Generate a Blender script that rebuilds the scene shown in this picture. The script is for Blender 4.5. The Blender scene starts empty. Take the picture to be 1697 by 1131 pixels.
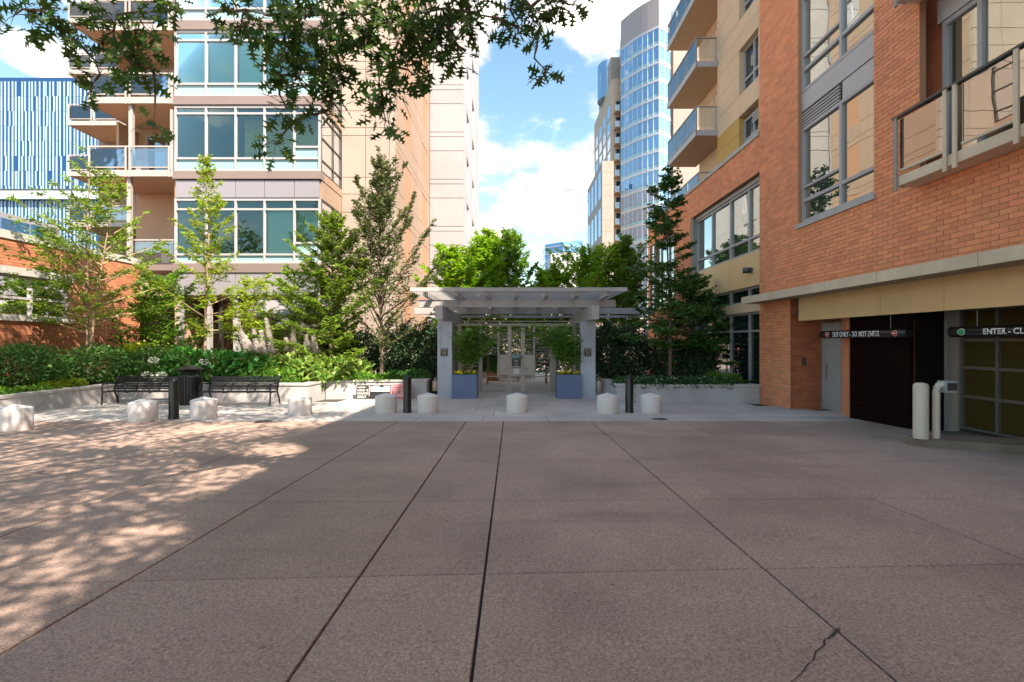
import bpy, bmesh, math, random
import numpy as np
from mathutils import Vector, Matrix
random.seed(7); rng = np.random.default_rng(7)
SC = bpy.context.scene; COL = SC.collection
R = math.radians
# ------------------------------------------------------------------ camera
F, CX, CY, EYE, SL = 800.0, 848.5, 565.5, 1.6, 0.028     # focal length in photo pixels, eye height, fall of the plaza
cam = bpy.data.cameras.new('camera'); camo = bpy.data.objects.new('camera', cam); COL.objects.link(camo)
camo.location = (0, 0, EYE); camo.rotation_euler = (R(90), 0, 0)
cam.sensor_width = 36; cam.lens = F/1697*36; cam.clip_start = .05; cam.clip_end = 4000
SC.camera = camo
# ------------------------------------------------------------------ sun and sky
SUN = Vector((.42, -.48, .77)).normalized()
sun = bpy.data.lights.new('sun', 'SUN'); suno = bpy.data.objects.new('sun', sun); COL.objects.link(suno)
sun.energy = 3.0; sun.angle = R(.5); sun.color = (1, .95, .88)
suno.rotation_euler = SUN.to_track_quat('Z', 'Y').to_euler(); suno.location = (20, -25, 40)
W = bpy.data.worlds.new('World'); SC.world = W; W.use_nodes = True
def build_world():
    nt = W.node_tree; N = nt.nodes; L = nt.links; N.clear()
    out = N.new('ShaderNodeOutputWorld'); bg = N.new('ShaderNodeBackground'); bg.inputs[1].default_value = .15
    sky = N.new('ShaderNodeTexSky'); sky.sky_type = 'NISHITA'; sky.sun_disc = False
    sky.sun_elevation = math.asin(SUN.z); sky.sun_rotation = math.atan2(SUN.x, SUN.y)
    sky.air_density = 1.0; sky.dust_density = .8; sky.ozone_density = .5
    tc = N.new('ShaderNodeTexCoord')
    def math_(op, a, b=None, c=None, clamp=False):
        m = N.new('ShaderNodeMath'); m.operation = op; m.use_clamp = clamp
        for i, v in enumerate((a, b, c)):
            if v is None: continue
            if isinstance(v, (int, float)): m.inputs[i].default_value = v
            else: L.new(v, m.inputs[i])
        return m.outputs[0]
    def noise(scale, detail, rough, zs=1.6, off=(0,0,0)):
        mp = N.new('ShaderNodeMapping'); mp.inputs['Scale'].default_value = (1, 1, zs); mp.inputs['Location'].default_value = off
        L.new(tc.outputs['Generated'], mp.inputs[0])
        n = N.new('ShaderNodeTexNoise'); n.inputs['Scale'].default_value = scale; n.inputs['Detail'].default_value = detail; n.inputs['Roughness'].default_value = rough
        L.new(mp.outputs[0], n.inputs['Vector']); return n.outputs[0]
    def blob(px, py, rx, rz):
        d = Vector(((px-CX)/F, 1, (CY-py)/F)).normalized()
        s = N.new('ShaderNodeVectorMath'); s.operation = 'SUBTRACT'; L.new(tc.outputs['Generated'], s.inputs[0]); s.inputs[1].default_value = d
        m = N.new('ShaderNodeVectorMath'); m.operation = 'MULTIPLY'; L.new(s.outputs[0], m.inputs[0]); m.inputs[1].default_value = (1/rx, 1/max(rx, rz), 1/rz)
        l = N.new('ShaderNodeVectorMath'); l.operation = 'LENGTH'; L.new(m.outputs[0], l.inputs[0])
        return math_('SUBTRACT', 1, l.outputs['Value'], clamp=True)
    b = None
    for spec in ((905, 360, .13, .07), (938, 318, .07, .08), (805, 388, .11, .045), (985, 25, .19, .05), (800, 15, .07, .05), (95, 100, .07, .035)):
        v = blob(*spec); b = v if b is None else math_('MAXIMUM', b, v)
    n1 = noise(7, 8, .58); n2 = noise(2.2, 3, .5, 2.2, (3.1, 1.7, .4))
    far = math_('MULTIPLY', math_('SUBTRACT', n2, .49), 1.25)
    dens = math_('ADD', math_('ADD', math_('MULTIPLY', b, .62), far), math_('MULTIPLY', math_('SUBTRACT', n1, .5), 1.1))
    mr = N.new('ShaderNodeMapRange'); mr.interpolation_type = 'SMOOTHSTEP'
    mr.inputs[1].default_value = .13; mr.inputs[2].default_value = .4; L.new(dens, mr.inputs[0])
    n3 = noise(9, 5, .6, 2.0, (.2, .1, .35))
    cr = N.new('ShaderNodeValToRGB'); cr.color_ramp.elements[0].position = .36; cr.color_ramp.elements[0].color = (1.15, 1.3, 1.5, 1)
    cr.color_ramp.elements[1].position = .72; cr.color_ramp.elements[1].color = (5.6, 5.4, 5.2, 1); L.new(n3, cr.inputs[0])
    hs = N.new('ShaderNodeHueSaturation'); hs.inputs['Hue'].default_value = .485; hs.inputs['Saturation'].default_value = 1.15; hs.inputs['Value'].default_value = .58; L.new(sky.outputs[0], hs.inputs['Color'])
    mx = N.new('ShaderNodeMixRGB'); L.new(mr.outputs[0], mx.inputs[0]); L.new(hs.outputs[0], mx.inputs[1]); L.new(cr.outputs[0], mx.inputs[2])
    L.new(mx.outputs[0], bg.inputs[0]); L.new(bg.outputs[0], out.inputs[0])
build_world()
SC.view_settings.view_transform = 'Standard'; SC.view_settings.look = 'None'
SC.view_settings.exposure = 2.1
SC.view_settings.use_white_balance = True; SC.view_settings.white_balance_temperature = 7600; SC.view_settings.white_balance_tint = 14; SC.view_settings.gamma = 1; SC.view_settings.use_curve_mapping = False

# ------------------------------------------------------------------ helpers
def PX(px, D): return (px-CX)/F*D
def PZ(py, D): return EYE-(py-CY)/F*D
def gz(y): return -SL*min(max(y, -30), 24)
def gD(py): return EYE*F/(py-CY-SL*F)

ORG = {}
def thing(name, label, cat, loc=(0,0,0), group=None, rz=0):
    o = bpy.data.objects.new(name, None); COL.objects.link(o); o.location = loc; o.rotation_euler.z = rz
    o.empty_display_size = .2; o['label'] = label; o['category'] = cat
    if group: o['group'] = group
    ORG[o] = Vector(loc); return o
def tag(o, label=None, cat=None, group=None, kind=None):
    if label: o['label'] = label
    if cat: o['category'] = cat
    if group: o['group'] = group
    if kind: o['kind'] = kind
    return o
def link(o, parent=None, local=False):
    COL.objects.link(o)
    if parent is not None:
        o.parent = parent
        if not local: o.location = -ORG.get(parent, Vector((0,0,0)))
    ORG[o] = Vector((0,0,0)); return o
class MB:
    def __init__(s): s.v = []; s.f = []; s.smooth = False
    def add(s, vs, fs):
        n = len(s.v); s.v += [tuple(v) for v in vs]; s.f += [tuple(i+n for i in f) for f in fs]; return s
    def box(s, x0, x1, y0, y1, z0, z1):
        return s.add([(x0,y0,z0),(x1,y0,z0),(x1,y1,z0),(x0,y1,z0),(x0,y0,z1),(x1,y0,z1),(x1,y1,z1),(x0,y1,z1)],
            [(0,3,2,1),(4,5,6,7),(0,1,5,4),(1,2,6,5),(2,3,7,6),(3,0,4,7)])
    def obox(s, p, u, n, u0, u1, z0, z1, n0, n1):          # p origin, u along, n outward normal, world z up
        p = Vector(p); u = Vector(u); n = Vector(n); vs = []
        for zz in (z0, z1):
            for a, b in ((u0,n0),(u1,n0),(u1,n1),(u0,n1)):
                q = p+u*a+n*b; vs.append((q.x, q.y, q.z+zz))
        return s.add(vs, [(0,3,2,1),(4,5,6,7),(0,1,5,4),(1,2,6,5),(2,3,7,6),(3,0,4,7)])
    def prism(s, pts, z0, z1):                             # pts: ccw polygon; z0, z1 numbers or functions of (x, y)
        n = len(pts); fz = lambda z, p: z(*p) if callable(z) else z
        vs = [(p[0], p[1], fz(z0, p)) for p in pts]+[(p[0], p[1], fz(z1, p)) for p in pts]
        return s.add(vs, [tuple(range(n-1,-1,-1)), tuple(range(n, 2*n))]+[(i,(i+1)%n,n+(i+1)%n,n+i) for i in range(n)])
    def lathe(s, prof, n=24, c=(0,0,0), axis='z'):
        vs = []; fs = []
        for r, h in prof:
            for k in range(n):
                a = 2*math.pi*k/n; x, y = r*math.cos(a), r*math.sin(a)
                vs.append((c[0]+x, c[1]+y, c[2]+h) if axis == 'z' else (c[0]+x, c[1]+h, c[2]+y))
        for j in range(len(prof)-1):
            for k in range(n):
                a, b = j*n+k, j*n+(k+1)%n; fs.append((a, b, b+n, a+n) if axis == 'z' else (b, a, a+n, b+n))
        fs.append(tuple(range(n-1,-1,-1)) if axis == 'z' else tuple(range(n))); m = (len(prof)-1)*n
        fs.append(tuple(range(m, m+n)) if axis == 'z' else tuple(range(m+n-1, m-1, -1)))
        s.smooth = True; return s.add(vs, fs)
    def tube(s, pts, rad, n=6):
        pts = [Vector(p) for p in pts]; vs = []; fs = []
        if isinstance(rad, (int, float)): rad = [rad]*len(pts)
        up = Vector((.31, .17, .93)).normalized()
        for i, p in enumerate(pts):
            t = (pts[min(i+1, len(pts)-1)]-pts[max(i-1, 0)])
            if t.length < 1e-9: t = Vector((0,0,1))
            t.normalize(); a = t.cross(up)
            if a.length < .05: a = t.cross(Vector((1,0,0)))
            a.normalize(); b = t.cross(a)
            for k in range(n):
                q = 2*math.pi*k/n; vs.append(p+(a*math.cos(q)+b*math.sin(q))*rad[i])
        for i in range(len(pts)-1):
            for k in range(n):
                c, d = i*n+k, i*n+(k+1)%n; fs.append((c, d, d+n, c+n))
        fs.append(tuple(range(n-1,-1,-1))); m = (len(pts)-1)*n; fs.append(tuple(range(m, m+n)))
        s.smooth = True; return s.add(vs, fs)
    def mesh(s, name, mat):
        me = bpy.data.meshes.new(name); me.from_pydata(s.v, [], s.f); me.update()
        if mat: me.materials.append(mat)
        if s.smooth:
            me.polygons.foreach_set('use_smooth', [True]*len(me.polygons))
            try: me.set_sharp_from_angle(angle=R(38))
            except Exception: pass
        return me
    def build(s, name, mat, parent=None, local=False, bevel=0):
        o = bpy.data.objects.new(name, s.mesh(name, mat)); link(o, parent, local)
        if bevel:
            b = o.modifiers.new('bevel', 'BEVEL'); b.width = bevel; b.segments = 2; b.limit_method = 'ANGLE'; b.angle_limit = R(40)
        return o
def copy_tree(o, parent=None):
    c = o.copy(); COL.objects.link(c); c.parent = parent
    for ch in list(o.children): copy_tree(ch, c)
    return c
def text_obj(body, size, mat, parent, mtx, name='lettering', extrude=.002, align='LEFT', cyl=None, local=False, sx=1, bold=0):
    cu = bpy.data.curves.new('t', 'FONT'); cu.body = body; cu.size = size; cu.extrude = extrude; cu.align_x = align; cu.resolution_u = 3; cu.offset = bold
    t = bpy.data.objects.new('t', cu); COL.objects.link(t)
    dg = bpy.context.evaluated_depsgraph_get(); me = bpy.data.meshes.new_from_object(t.evaluated_get(dg))
    bpy.data.objects.remove(t); bpy.data.curves.remove(cu)
    for v in me.vertices:
        v.co.x *= sx
        if cyl: v.co.z += math.sqrt(max(cyl*cyl-v.co.y**2, 0))-cyl
    me.transform(mtx); me.materials.clear(); me.materials.append(mat); me.update()
    o = bpy.data.objects.new(name, me); return link(o, parent, local)
def frame_mtx(o, right, up):                               # text matrix: x = right, y = up, z = towards reader
    r = Vector(right); u = Vector(up); n = r.cross(u)
    m = Matrix((r, u, n)).transposed().to_4x4(); m.translation = Vector(o); return m

# ------------------------------------------------------------------ materials
MATS = {}
def M(name, col, rough=.65, var=.12, scale=3., fine=0., fscale=60., bump=0., rnd=0., metal=0., spec=.5, coat=0., obj=False, hue=0., stain=0., spots=0.):
    if name in MATS: return MATS[name]
    m = bpy.data.materials.new(name); m.use_nodes = True; nt = m.node_tree; N = nt.nodes; L = nt.links
    b = N['Principled BSDF']; b.inputs['Roughness'].default_value = rough; b.inputs['Metallic'].default_value = metal
    b.inputs['Specular IOR Level'].default_value = spec
    if coat: b.inputs['Coat Weight'].default_value = coat; b.inputs['Coat Roughness'].default_value = .08
    tc = N.new('ShaderNodeTexCoord')
    def nz(sc, det, ro=.55):
        n = N.new('ShaderNodeTexNoise'); n.inputs['Scale'].default_value = sc; n.inputs['Detail'].default_value = det; n.inputs['Roughness'].default_value = ro
        L.new(tc.outputs['Object'], n.inputs['Vector']); return n.outputs[0]
    def mt(op, a, c):
        q = N.new('ShaderNodeMath'); q.operation = op
        for i, v in enumerate((a, c)):
            if isinstance(v, (int, float)): q.inputs[i].default_value = v
            else: L.new(v, q.inputs[i])
        return q.outputs[0]
    fac = mt('ADD', mt('MULTIPLY', mt('SUBTRACT', nz(scale, 5), .5), 2*var*1.6), 1.)
    if fine:
        fn = nz(fscale, 3, .7); fac = mt('ADD', fac, mt('MULTIPLY', mt('SUBTRACT', fn, .5), fine*3))
    if stain:
        st = nz(.45, 6, .62); s2 = N.new('ShaderNodeMapRange'); s2.inputs[1].default_value = .42; s2.inputs[2].default_value = .66; L.new(st, s2.inputs[0])
        fac = mt('MULTIPLY', fac, mt('SUBTRACT', 1., mt('MULTIPLY', s2.outputs[0], stain)))
    if spots:
        vo = N.new('ShaderNodeTexVoronoi'); vo.inputs['Scale'].default_value = 1.9; L.new(tc.outputs['Object'], vo.inputs['Vector'])
        sp = N.new('ShaderNodeMapRange'); sp.inputs[1].default_value = .028; sp.inputs[2].default_value = .05; sp.inputs[3].default_value = 1-spots; sp.inputs[4].default_value = 1; L.new(vo.outputs['Distance'], sp.inputs[0])
        fac = mt('MULTIPLY', fac, sp.outputs[0])
        sw = N.new('ShaderNodeTexNoise'); sw.inputs['Scale'].default_value = .9; sw.inputs['Detail'].default_value = 3; mp = N.new('ShaderNodeMapping'); mp.inputs['Scale'].default_value = (.35, 2.2, 1); mp.inputs['Rotation'].default_value = (0,0,.5); L.new(tc.outputs['Object'], mp.inputs[0]); L.new(mp.outputs[0], sw.inputs['Vector'])
        s3 = N.new('ShaderNodeMapRange'); s3.inputs[1].default_value = .6; s3.inputs[2].default_value = .72; s3.inputs[3].default_value = 1; s3.inputs[4].default_value = .8; L.new(sw.outputs[0], s3.inputs[0]); fac = mt('MULTIPLY', fac, s3.outputs[0])
    if rnd:
        g = N.new('ShaderNodeNewGeometry'); oi = N.new('ShaderNodeObjectInfo')
        r = mt('FRACT', mt('ADD', g.outputs['Random Per Island'], oi.outputs['Random']), 0)
        fac = mt('MULTIPLY', fac, mt('ADD', mt('MULTIPLY', mt('SUBTRACT', r, .5), 2*rnd), 1.))
    hs = N.new('ShaderNodeHueSaturation'); hs.inputs['Color'].default_value = (*col, 1); L.new(fac, hs.inputs['Value'])
    if hue and rnd:
        r2 = mt('FRACT', mt('MULTIPLY', r, 7.31), 0); L.new(mt('ADD', mt('MULTIPLY', mt('SUBTRACT', r2, .5), 2*hue), .5), hs.inputs['Hue'])
    L.new(hs.outputs[0], b.inputs['Base Color'])
    if bump:
        bp = N.new('ShaderNodeBump'); bp.inputs['Strength'].default_value = bump; bp.inputs['Distance'].default_value = .01
        L.new(nz(fscale if fine else scale*8, 4, .65), bp.inputs['Height']); L.new(bp.outputs[0], b.inputs['Normal'])
    MATS[name] = m; return m
def leafmat(name, col, rnd=.4, hue=.03, trans=.35, rough=.45):
    if name in MATS: return MATS[name]
    m = bpy.data.materials.new(name); m.use_nodes = True; nt = m.node_tree; N = nt.nodes; L = nt.links; N.clear()
    out = N.new('ShaderNodeOutputMaterial'); b = N.new('ShaderNodeBsdfPrincipled'); t = N.new('ShaderNodeBsdfTranslucent'); mx = N.new('ShaderNodeMixShader')
    b.inputs['Roughness'].default_value = rough; b.inputs['Specular IOR Level'].default_value = .35
    g = N.new('ShaderNodeNewGeometry'); oi = N.new('ShaderNodeObjectInfo')
    ad = N.new('ShaderNodeMath'); ad.operation = 'ADD'; L.new(g.outputs['Random Per Island'], ad.inputs[0]); L.new(oi.outputs['Random'], ad.inputs[1])
    fr = N.new('ShaderNodeMath'); fr.operation = 'FRACT'; L.new(ad.outputs[0], fr.inputs[0])
    tc = N.new('ShaderNodeTexCoord'); n = N.new('ShaderNodeTexNoise'); n.inputs['Scale'].default_value = 1.1; n.inputs['Detail'].default_value = 2; L.new(tc.outputs['Object'], n.inputs['Vector'])
    v = N.new('ShaderNodeMapRange'); v.inputs[3].default_value = 1-rnd; v.inputs[4].default_value = 1+rnd; L.new(fr.outputs[0], v.inputs[0])
    v2 = N.new('ShaderNodeMath'); v2.operation = 'MULTIPLY_ADD'; L.new(n.outputs[0], v2.inputs[0]); v2.inputs[1].default_value = .9; v2.inputs[2].default_value = .55
    v3 = N.new('ShaderNodeMath'); v3.operation = 'MULTIPLY'; L.new(v.outputs[0], v3.inputs[0]); L.new(v2.outputs[0], v3.inputs[1])
    f2 = N.new('ShaderNodeMath'); f2.operation = 'MULTIPLY'; L.new(fr.outputs[0], f2.inputs[0]); f2.inputs[1].default_value = 9.7
    f3 = N.new('ShaderNodeMath'); f3.operation = 'FRACT'; L.new(f2.outputs[0], f3.inputs[0])
    h = N.new('ShaderNodeMapRange'); h.inputs[3].default_value = .5-hue; h.inputs[4].default_value = .5+hue; L.new(f3.outputs[0], h.inputs[0])
    hs = N.new('ShaderNodeHueSaturation'); hs.inputs['Color'].default_value = (*col, 1); L.new(v3.outputs[0], hs.inputs['Value']); L.new(h.outputs[0], hs.inputs['Hue'])
    L.new(hs.outputs[0], b.inputs['Base Color'])
    h2 = N.new('ShaderNodeHueSaturation'); h2.inputs['Hue'].default_value = .485; h2.inputs['Value'].default_value = 1.5; L.new(hs.outputs[0], h2.inputs['Color']); L.new(h2.outputs[0], t.inputs['Color'])
    mx.inputs[0].default_value = trans; L.new(b.outputs[0], mx.inputs[1]); L.new(t.outputs[0], mx.inputs[2]); L.new(mx.outputs[0], out.inputs[0])
    MATS[name] = m; return m
def glassmat(name, tint, refl=.3, see=None, rough=.01, rcol=(.9,.95,1)):
    """window glass: mirror coat over a tinted transparent (see) or dark opaque pane"""
    if name in MATS: return MATS[name]
    m = bpy.data.materials.new(name); m.use_nodes = True; nt = m.node_tree; N = nt.nodes; L = nt.links; N.clear()
    out = N.new('ShaderNodeOutputMaterial'); gl = N.new('ShaderNodeBsdfGlossy'); gl.inputs['Roughness'].default_value = rough; gl.inputs['Color'].default_value = (*rcol, 1)
    if see: d = N.new('ShaderNodeBsdfTransparent'); d.inputs[0].default_value = (*see, 1)
    else:
        d = N.new('ShaderNodeBsdfDiffuse'); oi = N.new('ShaderNodeObjectInfo')
        h = N.new('ShaderNodeHueSaturation'); h.inputs['Color'].default_value = (*tint, 1)
        v = N.new('ShaderNodeMapRange'); v.inputs[3].default_value = .55; v.inputs[4].default_value = 1.5; L.new(oi.outputs['Random'], v.inputs[0]); L.new(v.outputs[0], h.inputs['Value'])
        L.new(h.outputs[0], d.inputs[0])
    lw = N.new('ShaderNodeFresnel'); lw.inputs[0].default_value = 1.5
    mr = N.new('ShaderNodeMapRange'); mr.inputs[3].default_value = refl; mr.inputs[4].default_value = 1; L.new(lw.outputs[0], mr.inputs[0])
    tc = N.new('ShaderNodeTexCoord'); nz = N.new('ShaderNodeTexNoise'); nz.inputs['Scale'].default_value = .8; L.new(tc.outputs['Object'], nz.inputs['Vector'])
    bp = N.new('ShaderNodeBump'); bp.inputs['Strength'].default_value = .05; bp.inputs['Distance'].default_value = .06; L.new(nz.outputs[0], bp.inputs['Height']); L.new(bp.outputs[0], gl.inputs['Normal'])
    mx = N.new('ShaderNodeMixShader'); L.new(mr.outputs[0], mx.inputs[0]); L.new(d.outputs[0], mx.inputs[1]); L.new(gl.outputs[0], mx.inputs[2]); L.new(mx.outputs[0], out.inputs[0])
    MATS[name] = m; return m

slab_m = M('pink aggregate concrete', (.40,.285,.235), .66, .10, 1.3, .85, 62, .6, rnd=.09, stain=.26, spots=.4)
walk_m = M('grey pavement concrete', (.52,.475,.445), .78, .10, 1.2, .22, 70, .3, rnd=.09, stain=.18, spots=.4)
joint_m = M('dark joint bed', (.05,.042,.036), .95, .2, 9)
ground_m = M('asphalt', (.06,.06,.06), .9, .15, 4, .2, 80, .3)
conc_m = M('cast concrete', (.46,.455,.46), .8, .14, 2.2, .14, 40, .3, stain=.22)
conc_cap = M('concrete coping', (.45,.44,.42), .8, .12, 3, .1, 50, .2, stain=.12)
stool_m = M('pale concrete', (.68,.655,.64), .75, .07, 5, .06, 70, .15, stain=.08, rnd=.04)
black_m = M('black painted metal', (.012,.011,.011), .32, .2, 8, spec=.5)
bench_m = M('black powder coated steel', (.012,.013,.016), .38, .2, 8)
brick_m = M('orange red brick', (.84,.31,.15), .85, .10, 7, .15, 160, .4, rnd=.11, hue=.005, stain=.1)
mortar_m = M('buff mortar', (.42,.22,.13), .9, .15, 20, .15, 120, .3)
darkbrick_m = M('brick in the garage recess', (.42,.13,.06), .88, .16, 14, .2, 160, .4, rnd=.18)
lbrick_m = M('salmon brick', (.46,.18,.095), .85, .14, 14, .2, 160, .4, rnd=.16, hue=.01)
beige_m = M('beige stucco', (.72,.51,.34), .85, .07, 1.5, .05, 90, .15, stain=.08, rnd=.03)
cream_m = M('cream precast panel', (.36,.295,.25), .82, .05, 1.2, .05, 70, .1, stain=.07, rnd=.035)
peach_m = M('half lit peach panel', (.36,.25,.185), .82, .05, 1.2, .05, 70, .1, stain=.08, rnd=.035)  # grazing light on the beige side is put into this warmer tone
white_m = M('white precast panel', (.35,.345,.36), .82, .05, 1.0, .05, 60, .1, stain=.08, rnd=.03)
ochre_m = M('ochre ribbed panel', (.55,.33,.09), .7, .08, 4)
soffit_m = M('brown painted soffit', (.47,.32,.21), .8, .06, 2, .04, 60)
frame_m = M('pale aluminium frame', (.38,.37,.38), .4, .05, 3, spec=.6)
wframe_m = M('off white balcony metal', (.38,.355,.335), .45, .05, 4)
gframe_m = M('grey aluminium frame', (.27,.26,.25), .42, .06, 3)
dframe_m = M('dark bronze frame', (.06,.055,.05), .42, .06, 3)
metal_m = M('champagne metal panel', (.86,.57,.29), .45, .05, 1.4, metal=.05, rnd=.03, stain=.08)
canopy_m = M('weathered pale metal fascia', (.66,.54,.40), .45, .12, 2.5, .08, 30, rnd=.04, stain=.12)
span_m = M('grey spandrel panel', (.47,.44,.43), .45, .04, 1.5, rnd=.04)
band_m = M('rose beige floor band', (.215,.165,.15), .7, .05, 1.5, rnd=.03, stain=.08)
lav_m = M('lavender grey panel', (.26,.25,.28), .5, .04, 1.5, rnd=.03)
cyan_m = M('pale cyan spandrel glass', (.26,.42,.44), .12, .04, .8, rnd=.05)
blind_m = M('pale roller blind', (.30,.48,.44), .8, .05, 2, rnd=.15)
room_m = M('dim interior', (.22,.20,.13), .9, .3, .6)
glass_bay = glassmat('bay window glass', None, .015, (.85,.95,.92), rcol=(.7,.95,.95))
glass_rail = glassmat('balcony glass', None, .10, (.88,.93,.93))
glass_rail2 = glassmat('pale balcony glass', None, .38, (.9,.93,.9), rcol=(1,.95,.88))
glass_dark = glassmat('dark green glass', (.012,.03,.028), .09)
glass_refl = glassmat('reflective window glass', (.05,.075,.065), .46, rcol=(.92,.97,.9))
glass_blue = glassmat('blue curtain wall glass', (.03,.16,.36), .32, rcol=(.75,.9,1))
wood_m = M('orange stained wood', (.50,.20,.06), .6, .2, 6, rnd=.1)
bark_m = M('grey brown bark', (.16,.115,.085), .9, .25, 12, .2, 60, .6)
bark_l = M('pale tan bark', (.34,.24,.16), .88, .2, 12, .15, 60, .5)
soil_m = M('dark soil', (.045,.032,.022), .95, .3, 6, .3, 40, .5)
white_t = M('white lettering', (.8,.8,.78), .5, .02, 3)

# ------------------------------------------------------------------ the ground
def build_ground():
    mb = MB(); ys = [-1500, -30, 24, 3000]; z = lambda y: gz(y)-.05
    for a, b in zip(ys, ys[1:]): mb.add([(-2500,a,z(a)),(2500,a,z(a)),(2500,b,z(b)),(-2500,b,z(b))], [(0,1,2,3)])
    g = mb.build('ground', ground_m); g['kind'] = 'structure'; g['label'] = 'dark ground under and around the paved court'
    # pink aggregate plaza: each slab its own piece with an open joint
    pl = thing('plaza', 'pink aggregate concrete forecourt laid in large slabs', 'paving', (0,0,0)); pl['kind'] = 'structure'; del pl['category']
    bed = MB(); bed.add([(-40,-16,gz(-16)-.032),(26,-16,gz(-16)-.032),(26,11.6,gz(11.6)-.032),(-40,11.6,gz(11.6)-.032)], [(0,1,2,3)])
    bed.build('joint_bed', joint_m, pl)
    rows = [(-16,0),(-12,0),(-8,0),(-4,0),(-1.4,.02),(1.55,.03),(3.53,.043),(5.29,.016),(7.36,.004),(9.55,0),(11.6,0)]
    cols = [-36,-30,-25,-21,-17.1,-15.3,-13.5,-11.7,-9.9,-8.1,-6.3,-4.5,-2.73,-1.1,-.2,1.885,4.0,6.1,8.6,12,18,25]
    g2 = .009
    def slab(parent, x0, x1, ya0, ya1, yb0, yb1, mat, name='slab', j=g2):
        zz = random.uniform(-.002,.002); h = lambda x, y: gz(y)+zz; lo = lambda x, y: gz(y)-.031; ch = .004
        p = [(x0+j,ya0+j),(x1-j,ya1+j),(x1-j,yb1-j),(x0+j,yb0-j)]; q = [(p[0][0]+ch,p[0][1]+ch),(p[1][0]-ch,p[1][1]+ch),(p[2][0]-ch,p[2][1]-ch),(p[3][0]+ch,p[3][1]-ch)]
        vs = [(x,y,lo(x,y)) for x,y in p]+[(x,y,h(x,y)-ch) for x,y in p]+[(x,y,h(x,y)) for x,y in q]
        fs = [(8,9,10,11)]+[(i+k,(i+1)%4+k,(i+1)%4+4+k,i+4+k) for k in (0,4) for i in range(4)]
        return MB().add(vs, fs).build(name, mat, parent)
    for (a, sa), (b, sb) in zip(rows, rows[1:]):
        cc = list(cols)
        if 5 < a < 9: cc = sorted(set(cc)-{6.1}|{4.72})
        for x0, x1 in zip(cc, cc[1:]):
            if x1 > 9 and a > 3 : continue
            slab(pl, x0, x1, a+sa*x0, a+sa*x1, b+sb*x0, b+sb*x1, slab_m)
    # the crack in the near right slab: a narrow dark fissure
    pts = [(1390,1043),(1378,1056),(1366,1062),(1366,1071),(1352,1081),(1347,1097),(1340,1101),(1328,1118),(1312,1131),(1300,1150)]
    cr = MB(); q = []
    for i, (a, b) in enumerate(pts):
        D = gD(b); x = PX(a, D); w = (.012,.013,.006,.005,.006,.004,.005,.004,.003,.001)[i]; q.append((x, D, w))
    for (x0,y0,w0),(x1,y1,w1) in zip(q, q[1:]):
        cr.add([(x0-w0,y0,gz(y0)+.0045),(x0+w0,y0,gz(y0)+.0045),(x1+w1,y1,gz(y1)+.0045),(x1-w1,y1,gz(y1)+.0045)], [(3,2,1,0)])
    cr.build('crack', joint_m, pl)
    # grey pavement with smaller slabs
    pv = thing('pavement', 'grey concrete pavement strip in front of the gate', 'paving'); pv['kind'] = 'structure'; del pv['category']
    bed = MB(); bed.add([(-16,11.6,gz(11.6)-.032),(14,11.6,gz(11.6)-.032),(14,24,gz(24)-.032),(-16,24,gz(24)-.032)], [(0,1,2,3)]); bed.build('joint_bed', joint_m, pv)
    prow = [11.6, 12.55, 13.75, 15.0, 16.25, 17.5, 19.2, 20.9]
    for k, (a, b) in enumerate(zip(prow, prow[1:])):
        x = -14.0+(k % 2)*.55+(.3 if k == 0 else 0)
        while x < 10:
            w = 1.62
            x1 = x+w
            ok = (a < 15.9 and x1 < 8.9) or (b <= 17.6 and -7 < x and x1 < 3.6) or (-4.2 < x and x1 < 4.4)
            if ok or (a < 14.1 and x1 < 9.6): slab(pv, x, x1, a, a, b, b, walk_m, 'paving_slab', .005)
            x = x1
    for px, py in ((437,699),(1093,695)):                  # round iron covers
        D = gD(py); x = PX(px, D)
        c = MB(); c.lathe([(.2,0),(.2,.006),(.17,.008),(.16,.004),(.03,.004),(.02,.008)], 20); t = c.build('drain_cover', dframe_m)
        t.location = (x, D, gz(D)+.002); t.rotation_euler.x = -math.atan(SL)
        tag(t, 'round dark iron drain cover beside the %s' % ('bench, left of the gate' if px < 800 else 'rightmost concrete seat bollard, right of the gate'), 'drain cover', 'drain covers in the paving')
    # court behind the gate
    ct = MB(); ct.add([(-8.4,20.9,gz(20.9)+.004),(8.3,20.9,gz(20.9)+.004),(8.3,60,gz(24)+.004),(-8.4,60,gz(24)+.004)], [(0,1,2,3)])
    t = ct.build('courtyard_floor', walk_m); t['kind'] = 'structure'
build_ground()

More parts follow.
